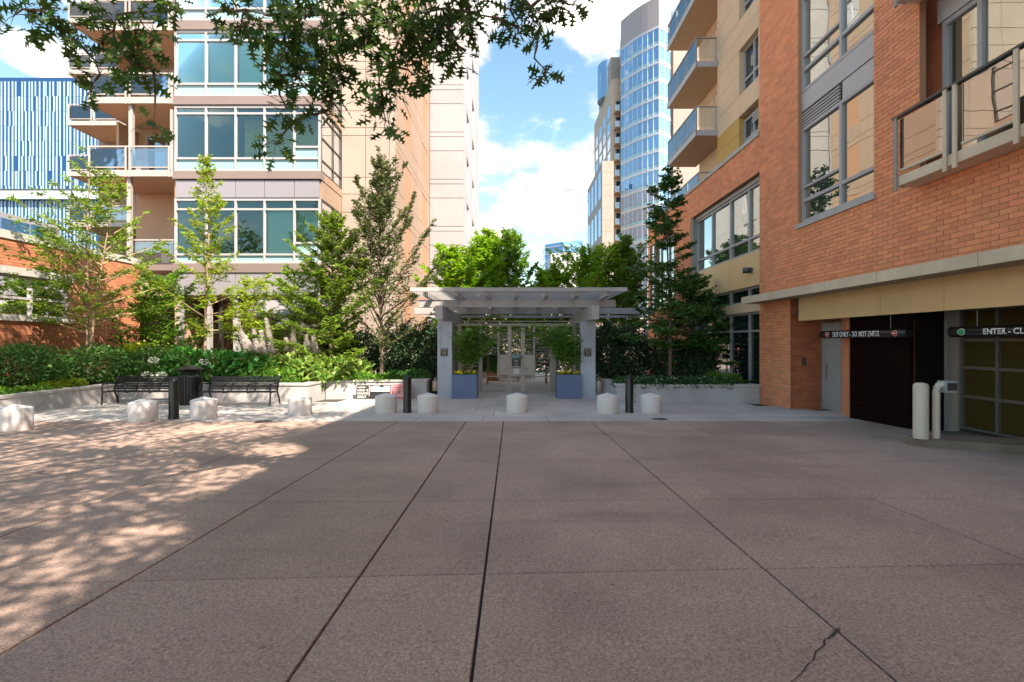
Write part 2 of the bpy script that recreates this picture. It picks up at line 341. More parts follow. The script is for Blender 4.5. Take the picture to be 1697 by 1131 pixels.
# ------------------------------------------------------------------ wall builders
def brick_field(parent, p, u, n, ulen, z0, z1, openings, mat, mmat, bl=.30, bh=.10, singles=None, core=.12, joint=.010, name='brick', proud=.010):
    """courses of bricks on the plane through p (along u, facing n) around rectangular openings; singles(center)->key picks bricks built one by one"""
    u = Vector(u); n = Vector(n); p = Vector(p); cand = []
    k = 0; z = z0
    while z < z1-.02:
        zt = min(z+bh, z1); iv = [(0., ulen)]
        for (a, b, c, d) in openings:
            if zt-.01 > c and z+.01 < d:
                nv = []
                for (s, e) in iv:
                    if b <= s or a >= e: nv.append((s, e)); continue
                    if a > s: nv.append((s, a))
                    if b < e: nv.append((b, e))
                iv = nv
        off = (k % 2)*bl/2
        for s, e in iv:
            x = math.floor((s-off)/bl)*bl+off
            while x < e-.005:
                a, b = max(x, s), min(x+bl, e)
                if b-a > .03: cand.append((a, b, z, zt))
                x += bl
        z += bh; k += 1
    # mortar plane: strips between openings
    us = sorted({0., ulen, *[v for o in openings for v in o[:2] if 0 < v < ulen]}); zs = sorted({z0, z1, *[v for o in openings for v in o[2:] if z0 < v < z1]})
    mo = MB()
    for a, b in zip(us, us[1:]):
        for c, d in zip(zs, zs[1:]):
            if any(o[0] < (a+b)/2 < o[1] and o[2] < (c+d)/2 < o[3] for o in openings): continue
            mo.obox(p, u, n, a, b, c, d, -core, 0)
    wall = mo.build('wall', mmat, parent)
    j = joint/2
    one = set()
    if singles:
        sc = sorted(((singles(p+u*(a+b)/2+Vector((0,0,(c+d)/2))), i) for i, (a,b,c,d) in enumerate(cand)))
        one = {i for s, i in sc[:300] if s < 1e8}
    rest = MB(); cache = {}
    for i, (a, b, c, d) in enumerate(cand):
        pr = proud+random.uniform(-.0025,.0025)
        def faces(mb, o, a, b, c, d, pr):
            mb.obox(o, u, n, a+j, b-j, c+j, d-j, -.004, pr)
        if i in one:
            key = (round(b-a, 2), round(d-c, 2))
            if key not in cache:
                q = MB(); faces(q, (0,0,0), -(b-a)/2, (b-a)/2, -(d-c)/2, (d-c)/2, proud); cache[key] = q.mesh(name, mat)
            o = bpy.data.objects.new(name, cache[key]); COL.objects.link(o); o.parent = wall
            o.location = p+u*(a+b)/2+Vector((0,0,(c+d)/2))+n*random.uniform(-.0025,.0025)
        else: faces(rest, p, a, b, c, d, pr)
    if rest.v: r = rest.build('brickwork', mat, wall); r['kind'] = 'stuff'
    return wall
def grid_window(parent, p, u, n, us, zs, frame=.055, depth=.07, fm=frame_m, gm=glass_dark, name='window', skip=(), panes=None):
    """a frame of bars at us x zs (offsets from p) with one pane object for each light"""
    mb = MB(); h = frame/2
    for a in us: mb.obox(p, u, n, a-h, a+h, zs[0]-h, zs[-1]+h, -depth, 0)
    for z in zs:
        for a, b in zip(us, us[1:]): mb.obox(p, u, n, a+h, b-h, z-h, z+h, -depth, -.003)
    w = mb.build(name, fm, parent)
    for i, (a, b) in enumerate(zip(us, us[1:])):
        for k, (c, d) in enumerate(zip(zs, zs[1:])):
            if (i, k) in skip: continue
            g = gm
            if panes: g = panes(i, k) or gm
            MB().obox(p, u, n, a+h-.004, b-h+.004, c+h-.004, d-h+.004, -depth*.6-.012, -depth*.6).build('pane', g, w)
    return w
XH, YH, ZH = Vector((1,0,0)), Vector((0,1,0)), Vector((0,0,1))
# ------------------------------------------------------------------ brick apartment building on the right with the garage
X0 = 8.19
def build_right():
    B = thing('brick_building', 'orange brick apartment building with garage entrances, right of the court', 'building', (X0, 12, gz(12)))
    nX = Vector((-1,0,0)); ya, yb = 6.0, 15.96
    yd = lambda px, X=X0: X*F/(px-CX)
    w1 = (yd(1448.5)-ya, yd(1323)-ya, 4.9, 20.); w2 = (-1, 9.69-ya, 4.9, 8.4); w2b = (-1, 9.69-ya, 8.6, 12.1)
    key = lambda c: (c.y**2+c.z**2*.25) if ((CY-(c.z-EYE)/c.y*F) > -5 and CX+c.x/c.y*F < 1697) else 1e9
    brick_field(B, (X0,ya,0), YH, nX, yb-ya, 2.9, 13., [w1, w2, w2b], brick_m, mortar_m, singles=key)
    wg = [(0, 22.1-yb, -1, 7.2), (24.4-yb, 28.6-yb, 3.4, 7.2)]
    brick_field(B, (X0,yb,0), YH, nX, 29-yb, -.6, 8.4, wg, brick_m, mortar_m)
    # pier beside the garage: side face and front return
    brick_field(B, (X0,14.2,0), YH, nX, yb-14.2, -.6, 2.9, [], brick_m, mortar_m)
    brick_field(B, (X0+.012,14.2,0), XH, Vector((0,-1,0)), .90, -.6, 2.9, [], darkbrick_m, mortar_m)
    m = MB(); m.box(8.75,24,-25,yb,2.95,19.8); m.box(X0,8.745,-25,ya,2.95,19.8); m.box(X0,24,-8.4,yb,19.801,21.2); m.box(X0,24,-5.2,yb,21.201,22.6); m.box(X0,8.745,ya,yb,13.0,19.8); m.box(8.75,24,yb+.002,29,-.7,8.42)  # the stepped top blocks are unseen, added to shape the plaza shadow edge
    m.build('core_wall', brick_m, B)
    MB().box(8.92,24,19.8,23,8.425,19).build('recess_wall', beige_m, B)
    MB().box(X0-.06,X0+.5,yb,29.1,8.40,8.54).build('parapet_coping', conc_cap, B)
    MB().box(X0-.06,24,-25,-8.41,19.801,19.95).build('shadow_roof_edge', conc_cap, B)  # unseen edge of the lowest step, set for the near shadow line
    # reveals of the tall window
    wy0, wy1 = w1[0]+ya, w1[1]+ya
    # --- tall window bay, three storeys
    mull = yd(1386)-wy0; us = [.03, mull, wy1-wy0-.03]
    for zb in (5.0, 8.72):
        def pn(i, k): return glass_refl
        grid_window(B, (X0+.10,wy0,0), YH, nX, us, [zb, zb+.58, zb+2.62], .085, .12, frame_m, glass_refl)
        MB().obox((X0+.10,wy0,0), YH, nX, mull+.05, wy1-wy0-.07, zb+.94, zb+1.0, -.12, -.004).build('transom_bar', frame_m, B)
        sp = MB()
        MB().obox((X0+.10,wy0,0), YH, nX, .0, mull-.05, zb+2.67, zb+3.12, -.1, -.02).build('spandrel_panel', span_m, B)
        lv = MB().obox((X0+.10,wy0,0), YH, nX, mull+.05, wy1-wy0, zb+2.67, zb+3.12, -.1, -.06).build('louvre', dframe_m, B)
        for q in range(5): MB().obox((X0+.10,wy0,0), YH, nX, mull+.05, wy1-wy0, zb+2.70+q*.085, zb+2.74+q*.085, -.06, -.01).build('louvre_slat', span_m, lv)
        MB().obox((X0+.10,wy0,0), YH, nX, 0, wy1-wy0, zb+3.14, zb+3.66, -.1, .0).build('spandrel_panel', span_m, B)
    MB().box(X0-.06,X0+.2,wy0-.06,wy1+.06,4.80,4.92).build('window_sill', conc_cap, B)
    MB().box(X0+.23,8.74,wy0-.001,wy1+.001,4.9,12.9).build('window_back', dframe_m, B)
    # --- recessed doors behind the near balconies
    for zb in (4.9, 8.6):
        xx = X0+.36
        grid_window(B, (xx,ya,0), YH, nX, [.0, 8.83-1.15-ya, 8.83-ya, 9.55-ya], [zb+.1, zb+2.98], .09, .1, frame_m, glass_refl, 'sliding_door')
        MB().box(xx-.02,xx+.18,ya,9.68,zb+3.04,zb+3.5).build('door_head_panel', span_m, B)
        MB().box(xx+.11,8.74,ya,9.68,zb,zb+3.03).build('door_back', dframe_m, B)
        b = MB().box(7.74,X0-.004,5.2,9.74,zb-.2,zb).build('balcony', canopy_m, B, bevel=.01)
        MB().box(7.70,7.82,5.2,9.80,zb+1.17,zb+1.21).build('handrail', dframe_m, b)
        posts = [9.72, 8.62, 8.43, 7.40, 7.22, 6.2]
        for y in posts: MB().box(7.70,7.735,y-.05,y+.02,zb-.28,zb+1.168).build('post', gframe_m if y > 9 else canopy_m, b)
        for y0, y1 in ((8.62,9.70),(7.42,8.36),(6.22,7.14)):
            MB().box(7.775,7.785,y0+.03,y1-.03,zb+.14,zb+1.13).build('glass_panel', glass_rail2, b)
            MB().box(7.755,7.80,y0+.02,y1-.02,zb+.09,zb+.137).build('rail', canopy_m, b)
        for y in (9.70,9.4,9.1): MB().lathe([(.018,-.03),(.03,-.02),(.03,0)], 10, (7.86,y,zb-.2)).build('bolt', wframe_m, b)
    # --- garage front: canopy, lintel panels, door, roller door, gate
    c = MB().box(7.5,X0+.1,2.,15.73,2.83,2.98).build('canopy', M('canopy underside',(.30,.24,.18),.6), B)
    ys = [15.74, 14.0, 11.55, 9.9, 7.75, 5.6, 3.5, 2.0]
    for a, b in zip(ys, ys[1:]): MB().box(7.478,7.499,b+.006,a-.006,2.80,3.02).build('fascia_panel', canopy_m, c)
    MB().box(7.48,X0,15.731,15.75,2.80,3.0).build('end_panel', canopy_m, c)
    for k in range(14): MB().box(X0-.03,X0-.005,14.9-k*.95,14.94-k*.95,2.985,3.06).build('bracket', dframe_m, c)
    ys = [13.9, 12.4, 10.82, 9.22, 7.6, 6.0, 4.4, 2.8]
    for a, b in zip(ys, ys[1:]): MB().box(X0+.06,X0+.16,b+.005,a-.005,2.18,2.85).build('lintel_panel', metal_m, B)
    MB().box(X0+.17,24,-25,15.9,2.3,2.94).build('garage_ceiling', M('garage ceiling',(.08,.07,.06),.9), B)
    d = MB().box(9.10,9.16,13.34,14.16,-.38,2.12).build('service_door', M('grey door paint',(.34,.33,.32),.5,.05), B)
    MB().box(9.09,9.2,13.26,13.34,-.4,2.2).build('frame', gframe_m, d); MB().box(9.09,9.2,14.16,14.198,-.4,2.2).build('frame', gframe_m, d)
    hn = MB(); hn.tube([(9.095,13.96,.55),(9.03,13.96,.57),(9.03,13.96,.9),(9.095,13.96,.92)], .014, 8); hn.build('handle', frame_m, d)
    MB().box(9.085,9.098,13.92,14.0,.5,.97).build('handle_plate', gframe_m, d)
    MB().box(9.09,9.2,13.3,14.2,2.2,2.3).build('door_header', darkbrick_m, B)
    k = MB(); k.prism([(9.08,13.30),(8.49,12.2),(9.4,12.2),(9.4,13.30)], -.5, 2.3); k.build('brick_jamb', brick_m, B)
    kp = MB().box(8.52,8.64,14.17,14.199,.88,1.10).build('keypad', dframe_m, B)
    rd = MB().box(8.55,8.62,10.35,12.2,-.5,2.3).build('roller_door', M('shade dark roller door',(.012,.005,.004),.9,.2,5,spec=.05), B)  # shade of the garage exit is put into the door colour
    for q in range(26): MB().box(8.53,8.549,10.36,12.19,-.36+q*.1,-.27+q*.1).build('slat', MATS['shade dark roller door'], rd)
    MB().box(9.22,9.48,10.22,10.36,-.5,2.3).build('column', gframe_m, B)
    MB().box(8.62,9.22,10.30,10.34,-.5,2.3).build('recess_side', M('recess shade black',(.012,.010,.009),.9,spec=.05), B)  # near-black colour stands in for the shade of the recess
    g = MB(); xx = 9.42; yy = [10.1, 9.35, 8.7, 8.05, 7.4, 6.7, 6.0, 5.3]
    for y in yy: g.box(xx-.03,xx+.03,y-.03,y+.03,-.22,2.28)
    for z in (-.2, .45, 1.05, 1.62, 2.25): g.box(xx-.025,xx+.025,5.3,10.1,z-.025,z+.025)
    g = g.build('garage_gate', M('dull grey gate steel',(.11,.105,.09),.6), B)
    tan = M('gate sheet in dim garage tone',(.065,.046,.014),.9,.1,3,.25,50,spec=.05)  # solid sheets, coloured like the dimly lit garage behind the mesh
    for a, b in zip(yy, yy[1:]):
        for z0, z1 in ((-.17,.42),(.48,1.02),(1.08,1.59),(1.65,2.22)): MB().box(xx+.026,xx+.034,b+.032,a-.032,z0,z1).build('gate_panel', tan, g)
    MB().box(9.3,14,-25,3.0,-.5,2.3).build('garage_side_wall', beige_m, B)
    fl = MB(); fl.add([(8.6,3,gz(3)-.02),(14,3,gz(3)-.02),(14,14.2,gz(14.2)-.02),(8.6,14.2,gz(14.2)-.02)],[(0,1,2,3)]); fl.build('garage_floor', M('garage slab',(.12,.11,.10),.85), B)
    MB().box(9.2,24,10.4,14.19,-.7,2.295).build('garage_core', darkbrick_m, B) if False else None
    # --- lower wing glazing, set back in its opening
    xg = X0+.22; p = (xg,0,0)
    yv = [yd(1261,xg), yd(1241,xg), yd(1210,xg), yd(1180,xg), yd(1155,xg), 22.05]
    grid_window(B, p, YH, nX, yv, [4.72, 5.22, 7.0], .09, .12, frame_m, glass_refl)
    MB().box(xg-.05,xg+.1,15.97,22.09,7.05,7.2).build('window_head', span_m, B)
    for a, b in ((15.97,18.4),(18.41,22.09)): MB().box(xg-.12,xg+.1,a,b,3.5,4.66).build('spandrel_panel', metal_m, B)
    grid_window(B, p, YH, nX, yv, [2.99, 3.46], .07, .12, frame_m, glass_dark)
    MB().box(xg-.10,xg+.1,15.97,22.09,2.61,2.95).build('spandrel_panel', beige_m, B)
    grid_window(B, p, YH, nX, yv, [-.2, 1.95, 2.57], .07, .12, frame_m, glass_dark)
    MB().box(xg+.13,8.74,15.97,22.09,-.6,7.2).build('window_back', dframe_m, B)
    MB().box(X0+.02,xg+.1,21.95,22.095,-.6,7.2).build('jamb', gframe_m, B)
    grid_window(B, (xg,24.45,0), YH, nX, [0, 1.4, 2.8, 4.1], [3.45, 5.2, 7.15], .08, .1, frame_m, glass_refl)
    MB().box(xg+.11,8.74,24.41,28.59,3.4,7.19).build('window_back', dframe_m, B)
    lt = MB(); lt.lathe([(.10,-.02),(.10,.16),(.085,.17)], 16, (0,0,0), 'y'); lt = lt.build('wall_light', dframe_m, B)
    lt.matrix_local = Matrix.Translation(Vector((X0+.0, yd(1240), 4.05))-B.location) @ Matrix.Rotation(R(60),4,'Z')
    MB().lathe([(.088,.171),(.085,.182),(.02,.186)], 16, (0,0,0), 'y').build('lens', white_t, lt, True)
    MB().box(X0+.02,X0+.1,yd(1240)-.12,yd(1240)+.1,3.97,4.13).build('light_bracket', dframe_m, B)
    # --- beige storeys over the wing
    xb = 8.42
    open_ = [(16.5,17.9,9.1-2.0,9.75),(16.5,17.9,10.67,12.35),(16.5,17.9,13.45,15.1),(16.5,17.9,16.2,17.9)]
    zr = [8.5, 9.3, 9.9, 10.67, 11.5, 12.35, 12.9, 13.45, 14.3, 15.1, 15.7, 16.2, 17.0, 17.9, 19]
    for z0, z1 in zip(zr, zr[1:]):
        for y0, y1 in ((15.97,16.5),(16.5,17.9),(17.9,19.8)):
            if any(o[0]-.01 < y0 and y1 < o[1]+.01 and o[2] <= (z0+z1)/2 <= o[3] for o in open_): continue
            mat = ochre_m if (z1 <= 9.9 and y0 != 16.5) else beige_m
            MB().box(xb,8.95,y0+.006,y1-.006,z0+.006,z1-.006).build('wall_panel', mat, B)
    MB().box(xb+.03,24,15.975,19.79,8.43,18.9).build('upper_core', beige_m, B) if False else MB().box(8.951,24,15.975,19.79,8.43,18.9).build('upper_core', beige_m, B)
    for (a, b, z0, z1) in open_:
        z0 = max(z0, 8.6)
        grid_window(B, (xb+.16,a,0), YH, nX, [.05,.62,b-a-.05], [z0+.05, z0+.05+(z1-z0)*.28, z1-.05], .07, .1, frame_m, glass_dark)
        MB().box(xb+.265,8.94,a,b,z0,z1).build('window_back', dframe_m, B)
    for q in range(4): MB().box(xb+.09,xb+.15,16.55,17.1,9.32+q*.1,9.37+q*.1).build('louvre_slat', span_m, B)
    for zb in (10.03, 12.85, 15.67):
        s = MB().box(7.55,8.915,19.8,23.4,zb,zb+.2).build('balcony', soffit_m, B)
        MB().box(7.53,8.4,19.77,19.798,zb-.01,zb+.22).build('edge_trim', frame_m, s); MB().box(7.525,7.549,19.77,23.43,zb-.01,zb+.22).build('edge_trim', frame_m, s)
        for y in (19.8, 21.0, 22.2, 23.38): MB().box(7.55,7.59,y-.02,y+.02,zb+.22,zb+1.16).build('post', gframe_m, s)
        MB().box(8.34,8.38,19.78,19.82,zb+.22,zb+1.16).build('post', gframe_m, s)
        MB().box(7.54,7.60,19.77,23.41,zb+1.16,zb+1.20).build('handrail', gframe_m, s); MB().box(7.602,8.4,19.77,19.83,zb+1.16,zb+1.2).build('handrail', gframe_m, s)
        for y0, y1 in ((19.84,20.96),(21.04,22.16),(22.24,23.34)):
            MB().box(7.565,7.575,y0,y1,zb+.34,zb+1.13).build('glass_panel', glass_rail, s); MB().box(7.555,7.585,y0,y1,zb+.28,zb+.33).build('rail', gframe_m, s)
        MB().box(7.62,8.32,19.79,19.80,zb+.34,zb+1.13).build('glass_panel', glass_rail, s)
        grid_window(B, (8.915,20.3,0), YH, nX, [0,1.0,2.0], [zb+.25,zb+2.4], .08, .06, frame_m, glass_dark, 'balcony_door')
    r = MB().box(8.22,8.26,21.3,29,9.02,9.06).build('terrace_railing', gframe_m, B)
    for y in (21.32,22.8,24.3,25.8,27.3,28.9): MB().box(8.22,8.26,y-.02,y+.02,8.54,9.02).build('post', gframe_m, r)
    for y in (21.32,22.8,24.3,25.8,27.3): MB().box(8.235,8.245,y+.05,y+1.4,8.6,9.0).build('glass_panel', glass_rail, r)
    MB().box(8.262,8.9,21.3,21.34,9.02,9.06).build('handrail', gframe_m, r)
build_right()

def build_garage_things():
    def bar(y0, y1, label, txt, discs, red, ty, size, sxx):
        zc = 1.768; XB = 8.36; L = y0-y1
        t = thing('height_bar', label, 'hanging sign', (XB, (y0+y1)/2, zc), 'height bars hung before the garage')
        m = MB(); m.lathe([(.09,y1),(.10,y1+.015),(.10,y0-.015),(.09,y0)], 28, (XB,0,zc), 'y'); bar_m = M('black tube',(.02,.018,.017),.25,.1,3,spec=.6)
        m.build('tube', bar_m, t)
        for y in (y0-.5, y1+.5 if y1 > 6 else y0-2.):
            c = MB(); c.tube([(XB,y,zc+.098),(XB,y,2.32)], .006, 6); c.build('chain', gframe_m, t)
        mt = frame_mtx((XB-.103, ty, zc-.035), (0,-1,0), (0,0,1))
        me = text_obj(txt, size, white_t, t, Matrix.Identity(4), 'lettering', .001, 'LEFT', None, sx=sxx, bold=.004)
        for v in me.data.vertices:
            x, y = v.co.x, v.co.y-size*.34; v.co = (XB-math.sqrt(.121**2-y*y)-max(0, v.co.z), ty-x, zc+y)
        me.data.update()
        for yc in discs:
            def disc(r0, off, mat, nm):
                q = MB(); n = 24; vs = [(XB-math.sqrt((.1+off)**2), yc, zc)]
                for rr in (r0*.5, r0):
                    for a in range(n):
                        dy, dz = rr*math.cos(2*math.pi*a/n), rr*math.sin(2*math.pi*a/n); vs.append((XB-math.sqrt((.1+off)**2-dz*dz), yc+dy*1.25, zc+dz))
                fs = [(0,1+(a+1)%n,1+a) for a in range(n)]+[(1+a,1+(a+1)%n,1+n+(a+1)%n,1+n+a) for a in range(n)]
                q.add(vs, fs); return q.build(nm, mat, t)
            disc(.062,.004,white_t,'disc_rim'); disc(.054,.007,M('red disc',(.55,.03,.02),.5,.03) if red else M('green disc',(.0,.30,.13),.5,.03),'disc')
            if red: MB().box(XB-.112,XB-.108,yc-.035,yc+.035,zc-.011,zc+.011).build('disc_bar', white_t, t)
    bar(13.010, 10.157, 'black tube sign reading EXIT ONLY - DO NOT ENTER hung over the garage exit', 'EXIT ONLY - DO NOT ENTER', (12.66, 10.43), True, 12.44, .168, .72)
    bar(9.175, 5.434, 'black tube sign with green disc reading ENTER hung before the garage gate', 'ENTER - CLEARANCE', (8.88,), False, 8.46, .135, 1.0)
    # kerb island with two posts
    k = MB(); pts = [(7.02,8.62),(7.0,8.5),(7.1,8.38),(8.35,7.62),(10.5,6.4),(10.5,7.5),(9.1,8.35),(8.2,8.75),(7.2,8.8)]
    lo = [(x,y) for x,y in pts]; c = Vector((8.4,7.9)); hi = [(x+(c.x-x)*.02, y+(c.y-y)*.04) for x,y in pts]
    n = len(pts); vs = [(x,y,gz(y)-.03) for x,y in lo]+[(x,y,gz(y)+.115) for x,y in lo]+[(x,y,gz(y)+.14) for x,y in hi]
    k.add(vs, [tuple(range(2*n,3*n))]+[(i+q,(i+1)%n+q,(i+1)%n+n+q,i+n+q) for q in (0,n) for i in range(n)])
    k = k.build('kerb_island', M('worn kerb concrete',(.21,.155,.12),.85,.2,3,.15,40,.3,stain=.3)); k['kind'] = 'structure'
    cr = M('cream painted steel',(.62,.54,.44),.45,.06,4,stain=.1)
    t = thing('guard_post', 'thick cream steel guard post on the kerb island by the garage', 'bollard', (7.13,8.42,gz(8.42)+.14))
    m = MB(); m.lathe([(.11,0),(.11,.9),(.105,.93),(.085,.955),(.05,.968),(.0,.972)], 28); m.build('post', cr, t, True)
    t = thing('keypad_post', 'slim bent cream pipe carrying a grey keypad box by the garage gate', 'keypad post', (7.40,8.42,gz(8.42)+.14))
    m = MB(); m.tube([(0,0,0),(0,0,.82),(.012,0,.88),(.04,0,.92),(.10,0,.935)], .055, 16); m.build('pipe', cr, t, True)
    MB().box(.09,.30,-.09,.09,.80,1.0).build('keypad_box', M('galvanised grey box',(.34,.36,.38),.4,.06,4), t, True, .008)
    MB().box(.11,.28,-.096,-.0905,.84,.97).build('keypad_face', dframe_m, t, True)
build_garage_things()
# ------------------------------------------------------------------ apartment building on the left
def build_left():
    D = 21.5; nY = Vector((0,-1,0))
    x = lambda px, d=D: PX(px, d)
    z = lambda py, d=D: PZ(py, d)
    B = thing('apartment_building', 'beige apartment building with glass bay and balconies behind the left planting bed', 'building', (-11, D, gz(D)))
    bx0, bx1 = x(288), x(531); yside = bx1*F/(566-CX)
    cols = [x(290.5)-bx0, x(341)-bx0, x(390)-bx0, x(438)-bx0, x(487.5)-bx0, x(529)-bx0]
    # storeys of the bay: (band top, band bottom, rows of bars from the bottom, spandrel top)
    ST = [(437,452, 437.,422.,347.,330.), (284,297, 284.,262.5,188.,176.), (160,174, 160.,139.,66.5,51.), (35,50, 35.,14.,-60.,-76.), (-90,-75,-90.,-112.,-187.,-203.)]
    for i, (bt, bb, s0, s1, s2, s3) in enumerate(ST):
        MB().box(bx0-.03,bx1+.03,D-.05,D+.4,z(bb),z(bt)-.004).build('floor_band', band_m, B)
        mb = MB(); h = .045; dep = .12
        rows = [z(s0)+.05, z(s1), z(s2), z(s3)-.03]
        for c in cols: mb.obox((bx0,D,0), XH, nY, c-h, c+h, rows[0]-h, rows[-1]+h, -dep, 0)
        for r in rows:
            for a, b in zip(cols, cols[1:]): mb.obox((bx0,D,0), XH, nY, a+h, b-h, r-h, r+h, -dep, -.003)
        w = mb.build('window', frame_m, B)
        for c, (a, b) in enumerate(zip(cols, cols[1:])):
            r = list(rows)
            if c == 4: r[1] = z(s1-19); MB().obox((bx0,D,0), XH, nY, a+h, b-h, r[1]-h, r[1]+h, -dep, -.003).build('transom_bar', frame_m, w)
            q = lambda z0, z1, mat, nm: MB().obox((bx0,D,0), XH, nY, a+h-.004, b-h+.004, z0+h-.004, z1-h+.004, -.085, -.07).build(nm, mat, w)
            if c == 4: MB().obox((bx0,D,0), XH, nY, a+h-.003, b-h+.003, rows[0]+h-.004, r[1]-h+.004, -.086, -.069).build('spandrel_pane', cyan_m, w)
            else: q(r[0], r[1], cyan_m, 'spandrel_pane')
            q(r[1], r[2], glass_bay, 'pane'); q(r[2], r[3], glass_bay, 'pane')
            # roller blinds seen through the glass
            low = {2: (.1,.12,.1,.1,.3), 1: (0,0,0,.0,.0), 0: (0,0,.0,1.,.75)}.get(i, (.6,.2,.5,.1,.8))[c]
            if i == 2 or i == 3 or low > .05:
                lo = r[1]+ (r[2]-r[1])*(0 if (i == 2 and c in (0,1,2,3)) else 1-max(low,.3)); lo = min(lo, r[2]-.3)
                MB().box(bx0+a+.05,bx0+b-.05,D+.2,D+.215,lo+.05,r[2]).build('blind', blind_m, w)
        if i == 0:
            for c, (a, b) in enumerate(zip(cols, cols[1:])): MB().obox((bx0,D,0), XH, nY, a+.012, b-.012, z(328)+.02, z(298)-.02, -.1, -.02).build('spandrel_panel', lav_m, B)
        if i == 1: MB().box(bx0+cols[2]-.3,bx0+cols[5],D+1.3,D+1.35,z(262),z(176)).build('sunlit_room_panel', M('sunlit room olive',(.42,.37,.14),.9,.3,.9), B)  # olive panel added behind the glass, its colour standing for the sunlit room
        # room behind: floor, back wall
        MB().box(bx0+.1,bx1-.1,D+.45,D+5,z(bb),z(bt)+.3).build('floor_slab', room_m, B)
    MB().box(bx0,bx1-.1,D+5,D+5.2,0,24).build('room_back', room_m, B)
    MB().box(bx0-.05,bx0+.06,D+.13,D+5,0,24).build('party_wall', soffit_m, B)
    # side of the bay: narrow panes facing the court
    for i, (bt, bb, s0, s1, s2, s3) in enumerate(ST):
        top = z(s3); bot = z(s0)+.06
        if i == 0: MB().box(bx1-.1,bx1,D+.14,yside,z(328)-.0,z(298)-.004).build('side_panel', peach_m, B)
        grid_window(B, (bx1,D+.13,0), YH, XH, [.05, (yside-D)*.56, yside-D-.18], [bot, z(s1), z((s1+s2)/2), z(s2), top], .05, .09, dframe_m, glassmat('side bay beige reflection glass',(.28,.26,.16),.25), 'side_window')  # pale beige reflection is put into the pane colour
        MB().box(bx1-.1,bx1+.02,D+.41,yside,z(bb),z(bt)-.004).build('side_band', peach_m, B)
    # beige pier with scored panels, then the long side
    px1 = x(655, yside); yr = px1*F/(712-CX)
    lines = [-110,-65,-37,-24,5,46,74,102,115,184,212,225,294,322,352,396,424,452,500,560,620,660]
    zz = [PZ(v, yside) for v in lines]
    xs = [bx1, PX(606, yside), PX(645, yside), px1]
    for za, zb in zip(zz, zz[1:]):
        for a, b in zip(xs, xs[1:]): MB().box(a+.014,b-.014,yside,yside+.2,zb+.014,za-.014).build('facade_panel', cream_m, B)
    MB().box(bx1,px1-.02,yside+.15,yr-.05,-1,zz[0]).build('core_wall', mortar_m, B)
    MB().box(PX(150,D),bx1-.001,D+5.3,D+14,-1,25).build('core_wall', soffit_m, B)
    ss = 3.3; wins = [(26.3,28.0),(31.4,33.3)]
    yy = [yside+.2, 26.3, 28.0, 29.6, 31.4, 33.3, yr-.06]
    zb = PZ(340, 27.2)-2*ss-.9
    k = 0
    for f in range(8):
        zw0 = zb+f*ss+.9; zw1 = zw0+2.0
        for (za, zc) in ((zb+f*ss, zw0),(zw0, zw1),(zw1, zb+(f+1)*ss)):
            for a, b in zip(yy, yy[1:]):
                if za == zw0 and (a, b) in wins: continue
                MB().box(px1-.2,px1,a+.012,b-.012,za+.014,zc-.014).build('facade_panel', peach_m, B)
        for (a, b) in wins: grid_window(B, (px1-.11,a,0), YH, XH, [.05,(b-a)*.5,b-a-.05], [zw0+.04, zw0+.6, zw1-.04], .06, .05, frame_m, glass_dark)
    # --- ground storey: grey panels, deep soffit, columns, shopfront, awning
    zl = z(452)
    for a, b in zip(cols, cols[1:]): MB().obox((bx0,D,0), XH, nY, a+.01, b-.01, z(489), zl-.01, -.12, -.0).build('fascia_panel', lav_m, B)
    MB().box(-17.5,bx1,D+.13,D+5,z(489)-.1,z(489)).build('soffit', soffit_m, B)
    ym = D+1.6
    grid_window(B, (bx0-3.6,ym,0), XH, nY, [0,1.6,3.2,4.8,6.4,8.0,9.6], [-.5,2.0,z(489)-.12], .09, .1, gframe_m, glassmat('warm lit shop glass',(.10,.06,.03),.10), 'shopfront')  # brown pane colour stands in for the warmly lit shop interior
    for px in (292, 340, 387, 437, 487, 528): MB().box(x(px)-.1,x(px)+.1,D+.15,D+.4,-.6,z(489)-.1).build('column', frame_m, B)
    aw = MB(); xa, xb_ = x(428), x(560); aw.add([(xa,D-1.4,z(527,D-1.4)),(xb_,D-1.4,z(527,D-1.4)),(xb_,D,z(500)),(xa,D,z(500)),(xa,D-1.4,z(527,D-1.4)+.06),(xb_,D-1.4,z(527,D-1.4)+.06),(xb_,D,z(500)+.06),(xa,D,z(500)+.06)], [(3,2,1,0),(4,5,6,7),(0,1,5,4),(1,2,6,5),(2,3,7,6),(3,0,4,7)])
    aw.build('awning', M('grey awning',(.20,.19,.20),.6), B)
